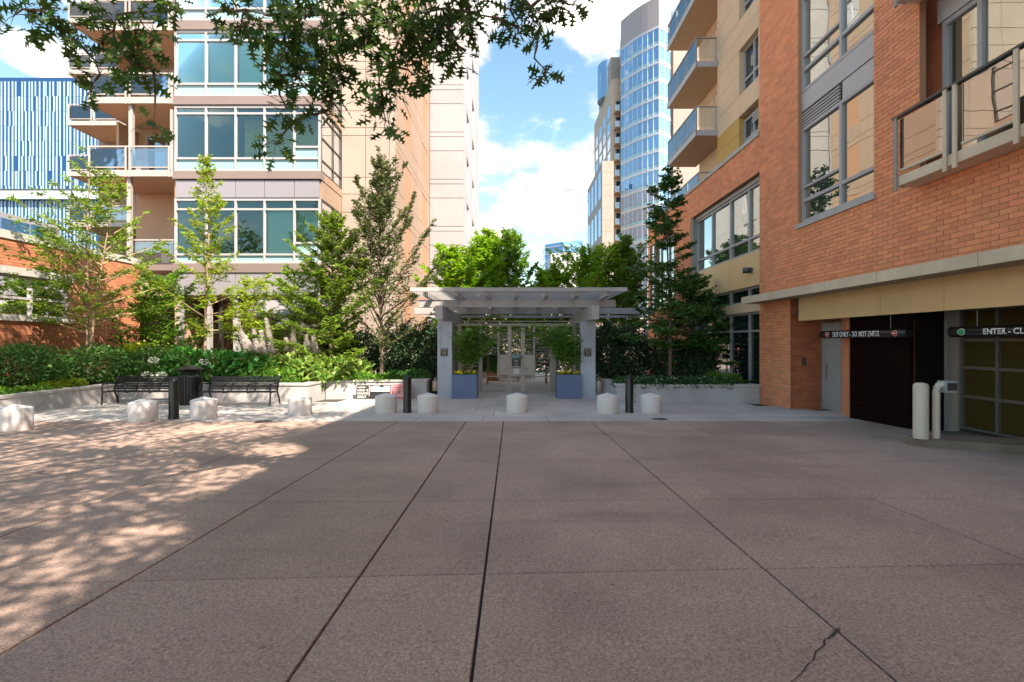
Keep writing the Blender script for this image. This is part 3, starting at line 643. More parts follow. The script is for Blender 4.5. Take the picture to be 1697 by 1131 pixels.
    # --- balconies: near stack beside the bay, far stack farther back
    def stack(px0, px1_, D0, D1, levels, post_px):
        for li, zb in enumerate(levels):
            a, b = PX(px0, D0), PX(px1_, D0)
            s = MB().box(a,b,D0,D1,zb,zb+.22).build('balcony', soffit_m, B)
            MB().box(a-.02,b,D0-.022,D0-.001,zb-.02,zb+.26).build('edge_trim', wframe_m, s); MB().box(a-.022,a-.001,D0,D1,zb-.02,zb+.26).build('edge_trim', wframe_m, s)
            MB().box(a-.03,b,D0-.03,D0+.03,zb+1.28,zb+1.34).build('handrail', wframe_m, s); MB().box(a-.03,a+.03,D0+.031,D1,zb+1.28,zb+1.34).build('handrail', wframe_m, s)
            ps = [PX(p, D0) for p in post_px]
            for p in ps:
                MB().box(p-.035,p+.035,D0-.06,D0-.023,zb-.05,zb+1.278).build('post', wframe_m, s)
            for p, q in zip(ps, ps[1:]):
                if q-p < .3: continue
                MB().box(p+.07,q-.07,D0-.014,D0-.002,zb+.42,zb+1.22).build('glass_panel', glass_rail, s)
                MB().box(p+.05,q-.05,D0-.022,D0+.01,zb+.36,zb+.41).build('rail', wframe_m, s)
            MB().box(a-.006,a+.006,D0+.1,D1-.1,zb+.42,zb+1.22).build('glass_panel', glass_rail, s)
            MB().box(b-.10,b-.02,D0-.055,D0+.05,zb+.26,zb+2.95 if li == 0 else zb+1.27).build('post', wframe_m, s)
    lev = [z(292), z(171), z(50), z(-72)]
    stack(147, 287, D, 24.1, lev, [149, 209.5, 216, 281, 286])
    xn0, xn1 = PX(147, D), bx0
    for zb in [0.2]+lev:
        grid_window(B, (xn0+.6,24.1,0), XH, nY, [0,1.0,1.9,2.9], [zb+.24,zb+2.2,zb+2.9], .08, .1, frame_m, glass_dark, 'balcony_door')
    MB().box(xn0,xn1-.06,24.21,26.6,-.6,24).build('core_wall', soffit_m, B)
    for zb in lev: MB().box(xn0+.002,xn0+.12,23.0,24.2,zb+.23,zb+3.1).build('side_wall', soffit_m, B)
    MB().box(PX(207,D)+.0,PX(207,D)+.16,D+.1,D+.26,-.6,lev[0]).build('column', wframe_m, B); MB().box(PX(210,D),PX(210,D)+.16,D+.1,D+.26,lev[0]+.22,lev[1]).build('column', wframe_m, B)
    Df = D*1.44
    levf = [EYE+(zb-EYE) for zb in lev]+[z(-72)+3.3]
    stack(113, 215, Df, Df+2.7, levf, [115, 152, 156, 213])
    MB().box(PX(163,Df+2.75),xn0-.01,Df+2.75,Df+8,-.6,28).build('far_wall', peach_m, B)
    for zb in levf:
        grid_window(B, (PX(170,Df+2.7),Df+2.74,0), XH, nY, [0,1.1,2.2,3.3], [zb+.3,zb+2.8], .08, .08, frame_m, glass_dark, 'balcony_door')
    # lower corner balcony rail by the low roof (second storey)
    zb = z(437)
    s = MB().box(PX(222,D),x(287.5),D+.05,D+2.5,zb-.3,zb).build('balcony', band_m, B)
    MB().box(PX(222,D),x(287.5),D,D+.05,z(399),z(399)+.06).build('handrail', wframe_m, s); MB().box(PX(223,D),x(287),D+.01,D+.02,zb+.03,z(401)).build('glass_panel', glass_rail, s)
    MB().box(PX(283,D),PX(286,D),D+.021,D+.06,zb,z(399)).build('post', wframe_m, s)
    return B
build_left()
def balcony_chair(label, loc, rz, group):
    t = thing('balcony_chair', label, 'chair', loc, group, rz); m = M('grey patio plastic',(.30,.30,.32),.6)
    MB().box(-.25,.25,-.25,.25,.40,.44).build('seat', m, t, True)
    b = MB()
    for k in range(5): b.box(-.24+k*.1,-.17+k*.1,.24,.27,.46,.95)
    b.box(-.25,.25,.235,.275,.95,1.0); b.build('backrest', m, t, True)
    for sx in (-.22,.22):
        for sy in (-.22,.22): MB().box(sx-.02,sx+.02,sy-.02,sy+.02,0,.4).build('leg', m, t, True)
balcony_chair('slatted grey chair on the near balcony beside the glass bay, third floor', (PX(235,22.8),22.8,PZ(292,21.5)+.22), .5, None)
balcony_chair('grey chair on the outermost balcony in front of the blue tower', (PX(128,31.8),32.0,PZ(171,21.5)+.22), -.4, None)

# ------------------------------------------------------------------ white building beyond it
def build_white():
    D = 34.4; x0, x1 = PX(712, D), PX(768, D); B = thing('white_building', 'tall white panelled building behind the beige apartment building', 'building', (x0, D, gz(24)))
    zl = [PZ(141, D)]; ss = 3.36; z0 = PZ(141, D)-ss*5
    for f in range(13):
        zb = z0+f*ss
        for a, b in ((0,.26),(.27,.62),(.62,1)):
            q = ((0,1.0),(1.0,1.34),(1.34,ss))[((0,.26),(.27,.62),(.62,1)).index((a,b))]
            MB().box(x0+.01,x1-.0,D,D+.2,zb+q[0]+.02-1.34,zb+q[1]-.02-1.34).build('facade_panel', white_m, B)
    MB().box(x0-.2,x1-.001,D+.19,48,-1,z0+13*ss).build('core_wall', mortar_m, B)
    ys = [D+.2, 35.2, 37.2, 40.0, 42.4, 45.5, 48]
    for f in range(13):
        zb = z0+f*ss-1.34
        for i, (a, b) in enumerate(zip(ys, ys[1:])):
            if i in (1, 3):
                MB().box(x1,x1+.14,a+.01,b-.01,zb+.01,zb+1.0).build('facade_panel', white_m, B)
                grid_window(B, (x1+.05,a,0), YH, XH, [.04,(b-a)/2,b-a-.04], [zb+1.04,zb+ss-.04], .05, .04, frame_m, glass_dark)
            else: MB().box(x1,x1+.16,a+.01,b-.01,zb+.01,zb+ss-.01).build('facade_panel', white_m, B)
build_white()

# ------------------------------------------------------------------ low brick building at the far left
def build_lowbrick():
    X = -16.5; yd = lambda px: X*F/(px-CX)
    B = thing('low_brick_building', 'low salmon brick building with a wide window at the far left', 'building', (X, 17, gz(17)))
    y0, y1 = 9.5, 21.4; wo = (10.2-y0, yd(118)-y0, 2.4, 3.8)
    brick_field(B, (X,y0,0), YH, XH, y1-y0, -.6, 4.95, [wo], lbrick_m, mortar_m)
    MB().box(X-.4,X+.05,y0,y1,4.95,5.22).build('parapet_coping', conc_cap, B)
    MB().box(X-.02,X+.06,10.0,yd(120),3.8,4.06).build('lintel', conc_cap, B)
    MB().box(X-.15,X+.09,10.0,yd(122),2.27,2.4).build('window_sill', conc_cap, B)
    grid_window(B, (X-.10,y0,0), YH, XH, [.75, 13.6-y0, yd(57)-y0, wo[1]-.05], [2.44,3.05,3.76], .08, .1, frame_m, glass_dark)
    MB().box(-34,X-.25,y0,y1,-.6,4.9).build('core_wall', lbrick_m, B)
    # plant on its roof
    v = MB().box(-21.4,-17.6,15.3,18.8,4.9,6.05).build('roof_plant_box', lav_m, B)
    MB().box(-17.59,-17.55,16.2,18.2,5.1,5.85).build('vent_panel', glass_blue, v)
build_lowbrick()

# ------------------------------------------------------------------ towers in the distance
def build_far():
    # blue tower with pale vertical fins
    D = 120; B = thing('blue_tower', 'blue glass tower with pale vertical fins behind the left balconies', 'tower', (PX(40,D), D, gz(24)))
    blue = M('saturated blue facade',(.003,.055,.17),.3,.08,.05,rnd=.1); fin = M('pale blue fin',(.30,.47,.58),.5,.06,.1,rnd=.2)
    xl, xr, zt = PX(-90,D), PX(250,D), PZ(129,D)
    MB().box(xl,xr,D,D+30,-1,zt).build('wall', blue, B)
    fm = MB(); dk = MB(); fl = (zt-4)/17
    n = int((xr-xl)/.86)
    for i in range(n):
        st = random.uniform(-.12,.12)
        for f in range(17):
            r = random.random()
            if r < .03: continue
            xa = xl+i*.86+st+(.22 if r > .9 else 0); fm.box(xa,xa+.36,D-.07,D-.01,3+f*fl+random.uniform(0,.12),3+(f+1)*fl+.02)
            if random.random() < .07: st = random.uniform(-.2,.2)
    f_ = fm.build('fins', fin, B); f_['kind'] = 'stuff'
    z1, z2 = PZ(332,D), PZ(318,D); MB().box(xl,xr,D-1.2,D-.46,z1,z2).build('floor_band', M('pale blue band',(.55,.68,.75),.5,.05,.1), B)
    MB().box(xl,xr,D-1.25,D-1.205,z2-.1,z2+.35).build('dark_strip', dframe_m, B)  # solid dark strip along the top of the pale band
    # glass tower, right of centre
    D = 85; c = Vector((PX(1092,D), D, 0)); d = Vector((-.744,1,0)).normalized(); n = Vector((-d.y,d.x,0)); n = n if n.y < 0 else -n
    B = thing('glass_tower', 'tall blue glass tower with a plain crown right of the open sky', 'tower', (c.x, c.y, gz(24)))
    L = 8.6; zt = PZ(42,D); ss = 3.12; N = 17
    mb = MB(); m2 = MB()
    cp = lambda t: c+d*t+n*(.55*math.sin(math.pi*t/L))                 # gently bowed face
    K = 8; P = [cp(L*i/K) for i in range(K+1)]
    e = Vector((.80,.60,0)); en = Vector((.6,-.8,0)); Lr = 3.4
    body = [(P[K].x,P[K].y)]+[(p.x,p.y) for p in reversed(P[:K])]+[((c+e*Lr).x,(c+e*Lr).y),((c+e*Lr).x+4,(c+e*Lr).y+22),(P[K].x+4,P[K].y+20)]
    cb = Vector((sum(p[0] for p in body)/len(body), sum(p[1] for p in body)/len(body)))
    inn = [(p[0]+(cb.x-p[0])*.03, p[1]+(cb.y-p[1])*.03) for p in body]
    MB().prism(inn, -1, zt).build('core_wall', M('tower core',(.05,.09,.14),.6), B)
    cr = MB().prism(body, zt, zt+5.2).build('crown', M('mauve grey metal crown',(.36,.31,.31),.5,.05,.3), B)
    pale = M('pale floor edge',(.55,.58,.62),.5,.04,.4)
    for f in range(N+1):
        z = zt-f*ss
        MB().prism([(p[0]+(cb.x-p[0])*-.004, p[1]+(cb.y-p[1])*-.004) for p in body], z-.42, z-.002).build('floor_band', pale, B)
    for f in range(N):
        z0, z1 = zt-(f+1)*ss, zt-f*ss-.42
        w = MB(); fs_ = .045
        for i in range(K+1): w.obox((P[i].x,P[i].y,0), d, n, -fs_, fs_, z0, z1, -.14, .02)
        w.obox((c.x,c.y,0), e, en, Lr*.48, Lr*.48+.09, z0, z1, -.1, .01); w = w.build('mullions', pale, B); w['kind'] = 'stuff'
        for i in range(K):
            u = (P[i+1]-P[i]).normalized(); l = (P[i+1]-P[i]).length; nn = Vector((-u.y,u.x,0)); nn = nn if nn.y < 0 else -nn
            MB().obox(P[i], u, nn, .05, l-.05, z0+.62, z1, -.09, -.05).build('pane', glass_blue, B)
            MB().obox(P[i], u, nn, .05, l-.05, z0, z0+.58, -.09, -.05).build('spandrel_pane', M('tower spandrel glass',(.25,.50,.62),.12,.05,.3,rnd=.12), B)
        for a, b in ((.06,Lr*.47),(Lr*.48+.1,Lr)):
            MB().obox(c, e, en, a, b, z0+.62, z1, -.09, -.05).build('pane', glass_blue, B)
            MB().obox(c, e, en, a, b, z0, z0+.58, -.09, -.05).build('spandrel_pane', MATS['tower spandrel glass'], B)
    # cream block beside it, seen under the balconies
    Dc = 100; B = thing('cream_block', 'cream apartment block glimpsed under the right balconies', 'building', (PX(1140,Dc),Dc,gz(24)))
    a, b = PX(1116,Dc), PX(1230,Dc); MB().box(a,b,Dc,Dc+4,-1,66).build('wall', cream_m, B)
    for f in range(20): grid_window(B, (a+1.6,Dc-.02,0), XH, Vector((0,-1,0)), [0,1.2,2.4], [1.5+f*3.2,3.5+f*3.2], .1, .05, frame_m, glass_dark)
    # stone tower with balconies left of the glass tower
    Dt = 94; B = thing('stone_tower', 'slender stone tower with stacked balconies left of the glass tower', 'tower', (PX(1020,Dt),Dt,gz(24)))
    a, b = PX(1014,Dt), PX(1034,Dt); zt = PZ(131,Dt)
    st = M('warm stone cladding',(.50,.38,.28),.7,.06,.4); gs = M('grey stone cladding',(.36,.31,.28),.7,.06,.4)
    MB().box(a,b+1,Dt,Dt+20,-1,zt).build('wall', st, B); MB().box(a+.4,b+2,Dt+3,Dt+16,zt,zt+6).build('roof_house', gs, B)
    cg = MB(); cg.lathe([(3.2,0),(3.2,7.5)], 20, (a+2.0,Dt+9,zt)); cg.build('curved_screen', glass_blue, B)
    for f in range(15):
        z0 = 2+f*3.12
        s = MB().box(a+.35,b+1,Dt-1.6,Dt-.02,z0,z0+.25).build('balcony', soffit_m, B)
        MB().box(a+.33,b+1,Dt-1.66,Dt-1.61,z0+.1,z0+1.2).build('glass_panel', glass_rail, s)
        MB().box(a+.7,b+1,Dt-.06,Dt-.015,z0+.4,z0+2.6).build('window', glass_dark, B)
        for q in range(4): MB().box(a-.05,a+.05,Dt+1.2+q*4.6,Dt+3.9+q*4.6,z0+.3,z0+2.7).build('window', glass_blue, B)
    for f in range(4): MB().box(a-1.0,a-.06,Dt+19,Dt+20.5,19+f*6.2,19.4+f*6.2).build('balcony', frame_m, B)
    Dw = 80; B = thing('stone_wing', 'lower cream stone wing in front of the slender stone tower', 'building', (PX(1006,Dw),Dw,gz(24)))
    a, b = PX(998,Dw), PX(1017,Dw); zt = PZ(267,Dw)
    MB().box(a,b,Dw,Dw+15.3,-1,zt).build('wall', cream_m, B)
    for i in range(3):
        for f in range(16): MB().box(a+.02+i*(b-a)/3,a+(i+1)*(b-a)/3-.02,Dw-.03,Dw-.001,zt-(f+1)*1.95+.02,zt-f*1.95-.02).build('facade_panel', cream_m, B)
    for g_ in range(5):
        for q in range(4): MB().box(a-.06,a+.02,Dw+1.0+q*3.7,Dw+3.1+q*3.7,zt-1.2-g_*6.3-4.6,zt-1.2-g_*6.3).build('window', glass_blue, B)
    MB().box(a-.03,a-.001,Dw,Dw+15.3,-1,zt).build('side_cladding', gs, B)
    # far white block and blue office block
    Df = 200; B = thing('far_white_block', 'small distant white block with punched windows above the trees', 'building', (PX(932,Df),Df,gz(24)))
    a, b, zt = PX(913,Df), PX(961,Df), PZ(420,Df); MB().box(a,b,Df,Df+20,-1,zt).build('wall', M('far white wall',(.55,.54,.53),.8,.04,.2), B)
    for i in range(6):
        for f in range(9): MB().box(a+.7+i*1.95,a+1.75+i*1.95,Df-.05,Df+.02,zt-3.2-f*3.1,zt-1.4-f*3.1).build('window', glass_dark, B)
    Df = 270; B = thing('far_blue_block', 'distant blue glass office block behind the white block', 'building', (PX(930,Df),Df,gz(24)))
    a, m_, b, zt = PX(905,Df), PX(933,Df), PX(968,Df), PZ(401,Df)
    pr = [(a,Df+8),(m_,Df),(b,Df+5),(b,Df+30),(a,Df+30)]
    MB().prism(pr, -1, zt).build('wall', M('far blue glazing',(.10,.26,.50),.15,.06,.05), B)
    for f in range(9): MB().prism([(p[0],p[1]-.15) for p in pr], zt-2.2-f*4, zt-1.8-f*4).build('floor_band', pale, B)
    MB().box(PX(952,Df),b-.2,Df+4,Df+12,zt,zt+1.5).build('roof_house', MATS['far blue glazing'], B)
build_far()
# ------------------------------------------------------------------ low planter walls and beds
def wall_run(name, label, pts, zt, th=.3, cap=.08, mats=(conc_m, conc_cap)):
    """free-standing low wall along pts, thickness to the left of travel"""
    t = thing(name, label, 'wall', (pts[0][0], pts[0][1], gz(pts[0][1])))
    for (x0,y0),(x1,y1) in zip(pts, pts[1:]):
        u = Vector((x1-x0,y1-y0,0)); L = u.length; u.normalize(); n = Vector((-u.y,u.x,0))
        MB().obox((x0,y0,0), u, n, 0, L, -.75, zt-cap, 0, th).build('wall', mats[0], t)
        k = max(1, round(L/2.0))
        for i in range(k): MB().obox((x0,y0,0), u, n, i*L/k+.004-(.03 if i == 0 else 0), (i+1)*L/k-.004+(.03 if i == k-1 else 0), zt-cap+.001, zt, -.03, th+.03).build('coping_stone', mats[1], t, bevel=.012)
    return t
wall_run('planter_wall', 'low concrete planter wall along the far left hedge', [(-13.25,10.2),(-13.4,16.4)], .17)
wall_run('planter_wall', 'low concrete planter wall right behind the two black benches', [(-13.38,16.42),(-6.9,16.3)], .165)
wall_run('planter_wall', 'short planter wall return right of the benches, angled to the gate', [(-6.87,16.33),(-6.8,17.55)], .17)
wall_run('planter_wall', 'low concrete planter wall behind the three leaning signs', [(-6.78,17.56),(-3.35,17.85)], .175)
t = thing('wall_pier', 'square concrete pier at the planter wall end left of the gate', 'pier', (-3.3,17.75,gz(17.75)))
MB().box(-3.66,-3.1,17.55,18.1,-.7,.12).build('pier', conc_m, t, bevel=.01); MB().box(-3.69,-3.07,17.52,18.13,.121,.21).build('cap', conc_cap, t, bevel=.012)
wall_run('planter_wall', 'low concrete planter wall before the right wing windows', [(3.99,15.9),(8.16,15.9)], .17)
t = thing('wall_pier', 'square concrete pier at the planter wall end right of the gate', 'pier', (3.7,16,gz(16)))
MB().box(3.42,3.96,15.8,16.3,-.7,.12).build('pier', conc_m, t, bevel=.01); MB().box(3.39,3.98,15.77,16.33,.121,.20).build('cap', conc_cap, t, bevel=.012)
wall_run('planter_wall', 'short planter wall running back beside the right gate post', [(3.42,18.6),(3.45,16.32)], .16)
def bed(pts, z, name='planting_bed'):
    o = MB().prism(pts, -.7, z).build(name, soil_m); o['kind'] = 'structure'
bed([(-16.4,9.6),(-13.6,9.6),(-13.72,16.72),(-16.4,16.72)], .05)
bed([(-16.4,16.73),(-7.2,16.6),(-7.1,17.9),(-3.7,18.16),(-3.5,21.3),(-16.4,21.3)], .05)
bed([(3.75,16.35),(8.3,16.22),(8.3,22.5),(5.0,22.5),(3.75,18.6)], .05)

# ------------------------------------------------------------------ seats, bollards, benches, litter bin
def build_furniture():
    m = MB(); m.lathe([(.285,0),(.295,.02),(.298,.455),(.290,.47),(.27,.478),(.14,.517),(.02,.552),(.0,.553)], 40); sm = m.mesh('seat_bollard', stool_m)
    S = [(24,716,'cut off by the left photo edge'),(237,701,'left of the leftmost black bollard, before the left bench'),(338,696,'right of the leftmost black bollard'),(497,690,'alone before the wall end right of the second bench'),(640,686,'just left of the middle black bollard'),
         (709,685.5,'right of the middle black bollard, before the left gate pillar'),(857,685.5,'alone in front of the gate, between the two blue planters'),(1007,686,'left of the rightmost black bollard'),(1078,686,'right of the rightmost black bollard, last of the row')]
    for px, py, lb in S:
        D = gD(py)+.29; o = bpy.data.objects.new('seat_bollard', sm); COL.objects.link(o); o.location = (PX(px, D), D, gz(D)-.01); o.rotation_euler.z = random.uniform(0,6)
        tag(o, 'squat pale concrete seat bollard '+lb, 'bollard', 'squat concrete bollards in a row')
    m = MB(); m.lathe([(.115,0),(.115,.10),(.11,.11),(.11,.93),(.106,.96),(.09,1.0),(.062,1.028),(.03,1.04),(0,1.042)], 28); bm_ = m.mesh('bollard', black_m)
    for px, py, lb in ((288,696,'before the litter bin between the benches'),(675,685,'before the red sign, left of the gate'),(1043,685,'right of the gate before the right planter')):
        D = gD(py)+.11; o = bpy.data.objects.new('black_bollard', bm_); COL.objects.link(o); o.location = (PX(px, D), D, gz(D)-.01)
        tag(o, 'round topped black metal bollard '+lb, 'bollard', 'black metal bollards')
    # bench: slats, cast end frames with arms, middle arms
    def bench(label, x0, yf):
        L = 2.25; t = thing('park_bench', label, 'bench', (x0, yf, gz(yf+.3)), 'black slatted benches')
        z = lambda s: s
        for k in range(9):                                   # seat slats
            MB().box(.03,L-.03,.03+k*.052,.066+k*.052,.425-.012*abs(k-4)/4+.0,.445-.012*abs(k-4)/4).build('seat_slat', bench_m, t, True)
        for k in range(8):                                   # back slats, leaning
            s = k/7; MB().obox((0,.50+s*.15,0), XH, Vector((0,-1,0)), .03, L-.03, .465+s*.37, .511+s*.37, 0, .018).build('back_slat', bench_m, t, True)
        for x in (.0, L-.05):
            f = MB()
            for q in (0,.05): pass
            f.tube([(x+.025,.00,0),(x+.025,.03,.2),(x+.025,.05,.42),(x+.025,.02,.55),(x+.025,.05,.655),(x+.025,.16,.68),(x+.025,.56,.66)], .026, 8)
            f.build('front_leg', bench_m, t, True)
            f = MB(); f.tube([(x+.025,.66,0),(x+.025,.60,.2),(x+.025,.49,.42),(x+.025,.55,.62),(x+.025,.66,.88)], .026, 8); f.build('back_leg', bench_m, t, True)
            f = MB(); f.tube([(x+.025,.05,.41),(x+.025,.49,.41)], .022, 8); f.build('seat_rail', bench_m, t, True)
        for x in (L/3, 2*L/3):
            f = MB(); f.tube([(x,.05,.44),(x,.03,.55),(x,.07,.65),(x,.18,.67),(x,.56,.65)], .02, 8); f.build('armrest', bench_m, t, True)
            f = MB(); f.tube([(x,.05,.405),(x,.49,.405),(x,.55,.62),(x,.645,.86)], .02, 8); f.build('strut', bench_m, t, True)
    bench('black slatted metal bench left of the litter bin, by the hedge', -13.0, 15.25)
    bench('black slatted metal bench right of the litter bin, before acanthus plants', -9.78, 15.05)
    # litter bin with domed hood
    D = 15.45; x = PX(315.5, D); t = thing('litter_bin', 'black slatted litter bin with a flared hood between the benches', 'litter bin', (x, D, gz(D)))
    m = MB(); m.lathe([(.30,.04),(.30,.86)], 28); m.build('liner', black_m, t, True)
    for k in range(26):
        a = 2*math.pi*k/26; c, s = math.cos(a), math.sin(a)
        q = MB(); q.obox((c*.325,s*.325,0), (-s,c,0), (c,s,0), -.028, .028, .03, .88, 0, .014); q.build('slat', bench_m, t, True)
    m = MB(); m.lathe([(.352,0),(.352,.05),(.345,.05),(.33,.0)], 28); m.build('base_ring', bench_m, t, True)
    m = MB(); m.lathe([(.35,.87),(.36,.90),(.34,.93),(.28,.91)], 28); m.build('rim', bench_m, t, True)
    m = MB(); m.lathe([(.22,.98),(.24,1.04),(.40,1.13),(.405,1.145),(.30,1.19),(.12,1.25),(.03,1.27),(0,1.272)], 28); m.build('hood', black_m, t, True)
    for a in (.4,1.97,3.54,5.11):
        q = MB(); q.tube([(.25*math.cos(a),.25*math.sin(a),.88),(.25*math.cos(a),.25*math.sin(a),1.08)], .014, 6); q.build('hood_post', bench_m, t, True)
build_furniture()

# ------------------------------------------------------------------ leaning signs
def build_signs():
    def sign(label, px0, px1, D, h, mats, lean=.10):
        x0, x1 = PX(px0, D), PX(px1, D); g = gz(D)
        t = thing('leaning_sign', label, 'sign', (x0, D, g), 'signs leaning on the planter wall')
        t.rotation_euler.x = -lean
        b = MB().box(0,x1-x0,0,.02,0,h).build('board', mats, t, True, .003); return t, x1-x0, h
    up = (0,0,1); fm = lambda x, z: frame_mtx((x,-.003,z),(1,0,0),up)
    dk = M('dark brown board',(.045,.038,.032),.6,.1); wh = M('white print',(.75,.75,.72),.6,.03); bl = M('blue grey print',(.16,.25,.34),.6,.1); rd = M('faded red print',(.42,.04,.05),.6,.08); pk = M('faded pink board',(.62,.25,.28),.6,.08)
    Ds = 17.35
    t, w, h = sign('dark sign reading PASSENGER LOAD & UNLOAD ONLY, leftmost of the leaning signs', 590, 610.5, Ds, .50, dk)
    for s, z, k in (('PASSENGER',.40,.055),('LOAD  &',.28,.10),('UNLOAD',.17,.095),('ONLY',.04,.12)):
        text_obj(s, k*1.05, wh, t, fm(.04, z), 'lettering', .0015, local=True, sx=.95 if k > .06 else .95, bold=.002)
    t, w, h = sign('black sign with white printed strip, middle of the leaning signs', 612.5, 646.5, Ds, .50, M('black board',(.012,.013,.014),.5,.1))
    MB().box(.03,w-.03,-.004,-.0005,.27,.47).build('printed_strip', wh, t, True)
    for k in range(3): MB().box(.07+.02*k,w-.07-.03*k,-.006,-.0042,.295+k*.055,.325+k*.055).build('print_line', bl, t, True)
    MB().box(w*.48,w*.68,-.007,-.0043,.43,.48).build('clip', black_m, t, True); MB().box(.0,.12,-.007,-.0043,.455,.485).build('clip', black_m, t, True)
    t, w, h = sign('faded red and pink tow away sign, rightmost of the leaning signs', 648, 682, Ds-.05, .54, pk)
    MB().box(.02,w-.02,-.004,-.0005,.18,.345).build('red_band', rd, t, True); MB().box(.02,w-.02,-.004,-.0005,.045,.075).build('red_band', rd, t, True)
    text_obj('CARS TOWED', .085, wh, t, frame_mtx((.05,-.005,.275),(1,0,0),up), 'lettering', .0012, local=True, sx=1.0, bold=.001)
    text_obj('CALL 328-', .085, wh, t, frame_mtx((.08,-.005,.195),(1,0,0),up), 'lettering', .0012, local=True, sx=1.0, bold=.001)
    text_obj('UNAUTHORIZED', .06, rd, t, frame_mtx((.07,-.004,.40),(1,0,0),up), 'lettering', .0012, local=True, sx=1.05)
    for k in range(2): MB().box(.06,w-.06,-.004,-.0005,.10+k*.035,.115+k*.035).build('print_line', wh, t, True)
build_signs()

# ------------------------------------------------------------------ pergola over the gate
def build_pergola():
    D = 17.65; g = gz(D); B = thing('pergola', 'grey timber pergola on two concrete pillars over the gate', 'pergola', (.15, D+2, g))
    tim = M('pale grey painted timber',(.44,.43,.43),.7,.10,4,.12,30,.2,stain=.2,rnd=.05); pil = M('grey board marked pillar',(.44,.49,.58),.8,.12,3,.14,40,.3,stain=.25)
    for s, cx in ((0,-2.46),(1,2.79)):
        p = MB().box(cx-.27,cx+.27,D,D+.5,g-.1,2.33).build('pillar', pil, B, bevel=.02)
        if s == 0: MB().box(cx-.165,cx-.15,D-.006,D-.001,1.35,2.3).build('joint_strip', gframe_m, p)
        q = MB().box(cx-.15,cx+.11,D-.02,D-.002,1.05,1.33).build('plaque', M('black plaque',(.012,.012,.02),.35,.05), p)
        MB().box(cx-.12,cx+.08,D-.026,D-.021,1.27,1.295).build('plaque_strip', frame_m, p)
        gold = M('brass numerals',(.45,.36,.20),.4,.05)
        text_obj('900' if s == 0 else '910', .145, gold, p, frame_mtx((cx-.02,D-.023,1.135),(1,0,0),(0,0,1)), 'numerals', .0015, 'CENTER', sx=.82)
        MB().box(cx-.10,cx+.06,D-.026,D-.021,1.085,1.10).build('plaque_strip', gold, p)
        MB().box(cx-.14+(.0 if s == 0 else .04),cx+.12+(.0 if s == 0 else .04),16.3,22.4,2.332,2.80).build('bearer_beam', tim, B, bevel=.01)
    MB().box(PX(694,17.3),PX(1020,17.3),17.25,17.45,2.802,3.07).build('cross_beam', tim, B, bevel=.008)
    MB().box(-4.36,6.36,21.5,21.7,2.802,3.07).build('cross_beam', tim, B, bevel=.008)
    MB().box(-4.2,6.2,22.9,23.05,2.70,2.82).build('cross_beam', tim, B)
    for x in (-2.88,-1.86,-.85,.15,1.16,2.18,3.18):
        r = MB(); x0, x1 = x-.07, x+.07
        r.add([(x0,16.05,3.11),(x1,16.05,3.11),(x1,16.4,3.072),(x0,16.4,3.072),(x1,22.6,3.072),(x0,22.6,3.072),(x0,16.05,3.235),(x1,16.05,3.235),(x1,22.6,3.235),(x0,22.6,3.235)],
              [(0,3,2,1),(3,5,4,2),(0,1,7,6),(6,7,8,9),(1,2,4,8,7),(0,6,9,5,3),(4,5,9,8)])
        r.build('rafter', tim, B)
    k = 0; y = 15.85
    while y < 22.8:
        MB().box(-3.35,3.79,y,y+(.16 if k == 0 else .10),3.237,3.36 if k == 0 else 3.31).build('slat', tim, B); y += .42; k += 1
    for x, y in ((-1.16,16.9),(1.1,16.9)):
        d = MB(); d.lathe([(.06,.0),(.055,-.05),(.03,-.075),(0,-.08)][::-1], 16, (x,y,3.237)); d.build('downlight', white_t, B)
build_pergola()

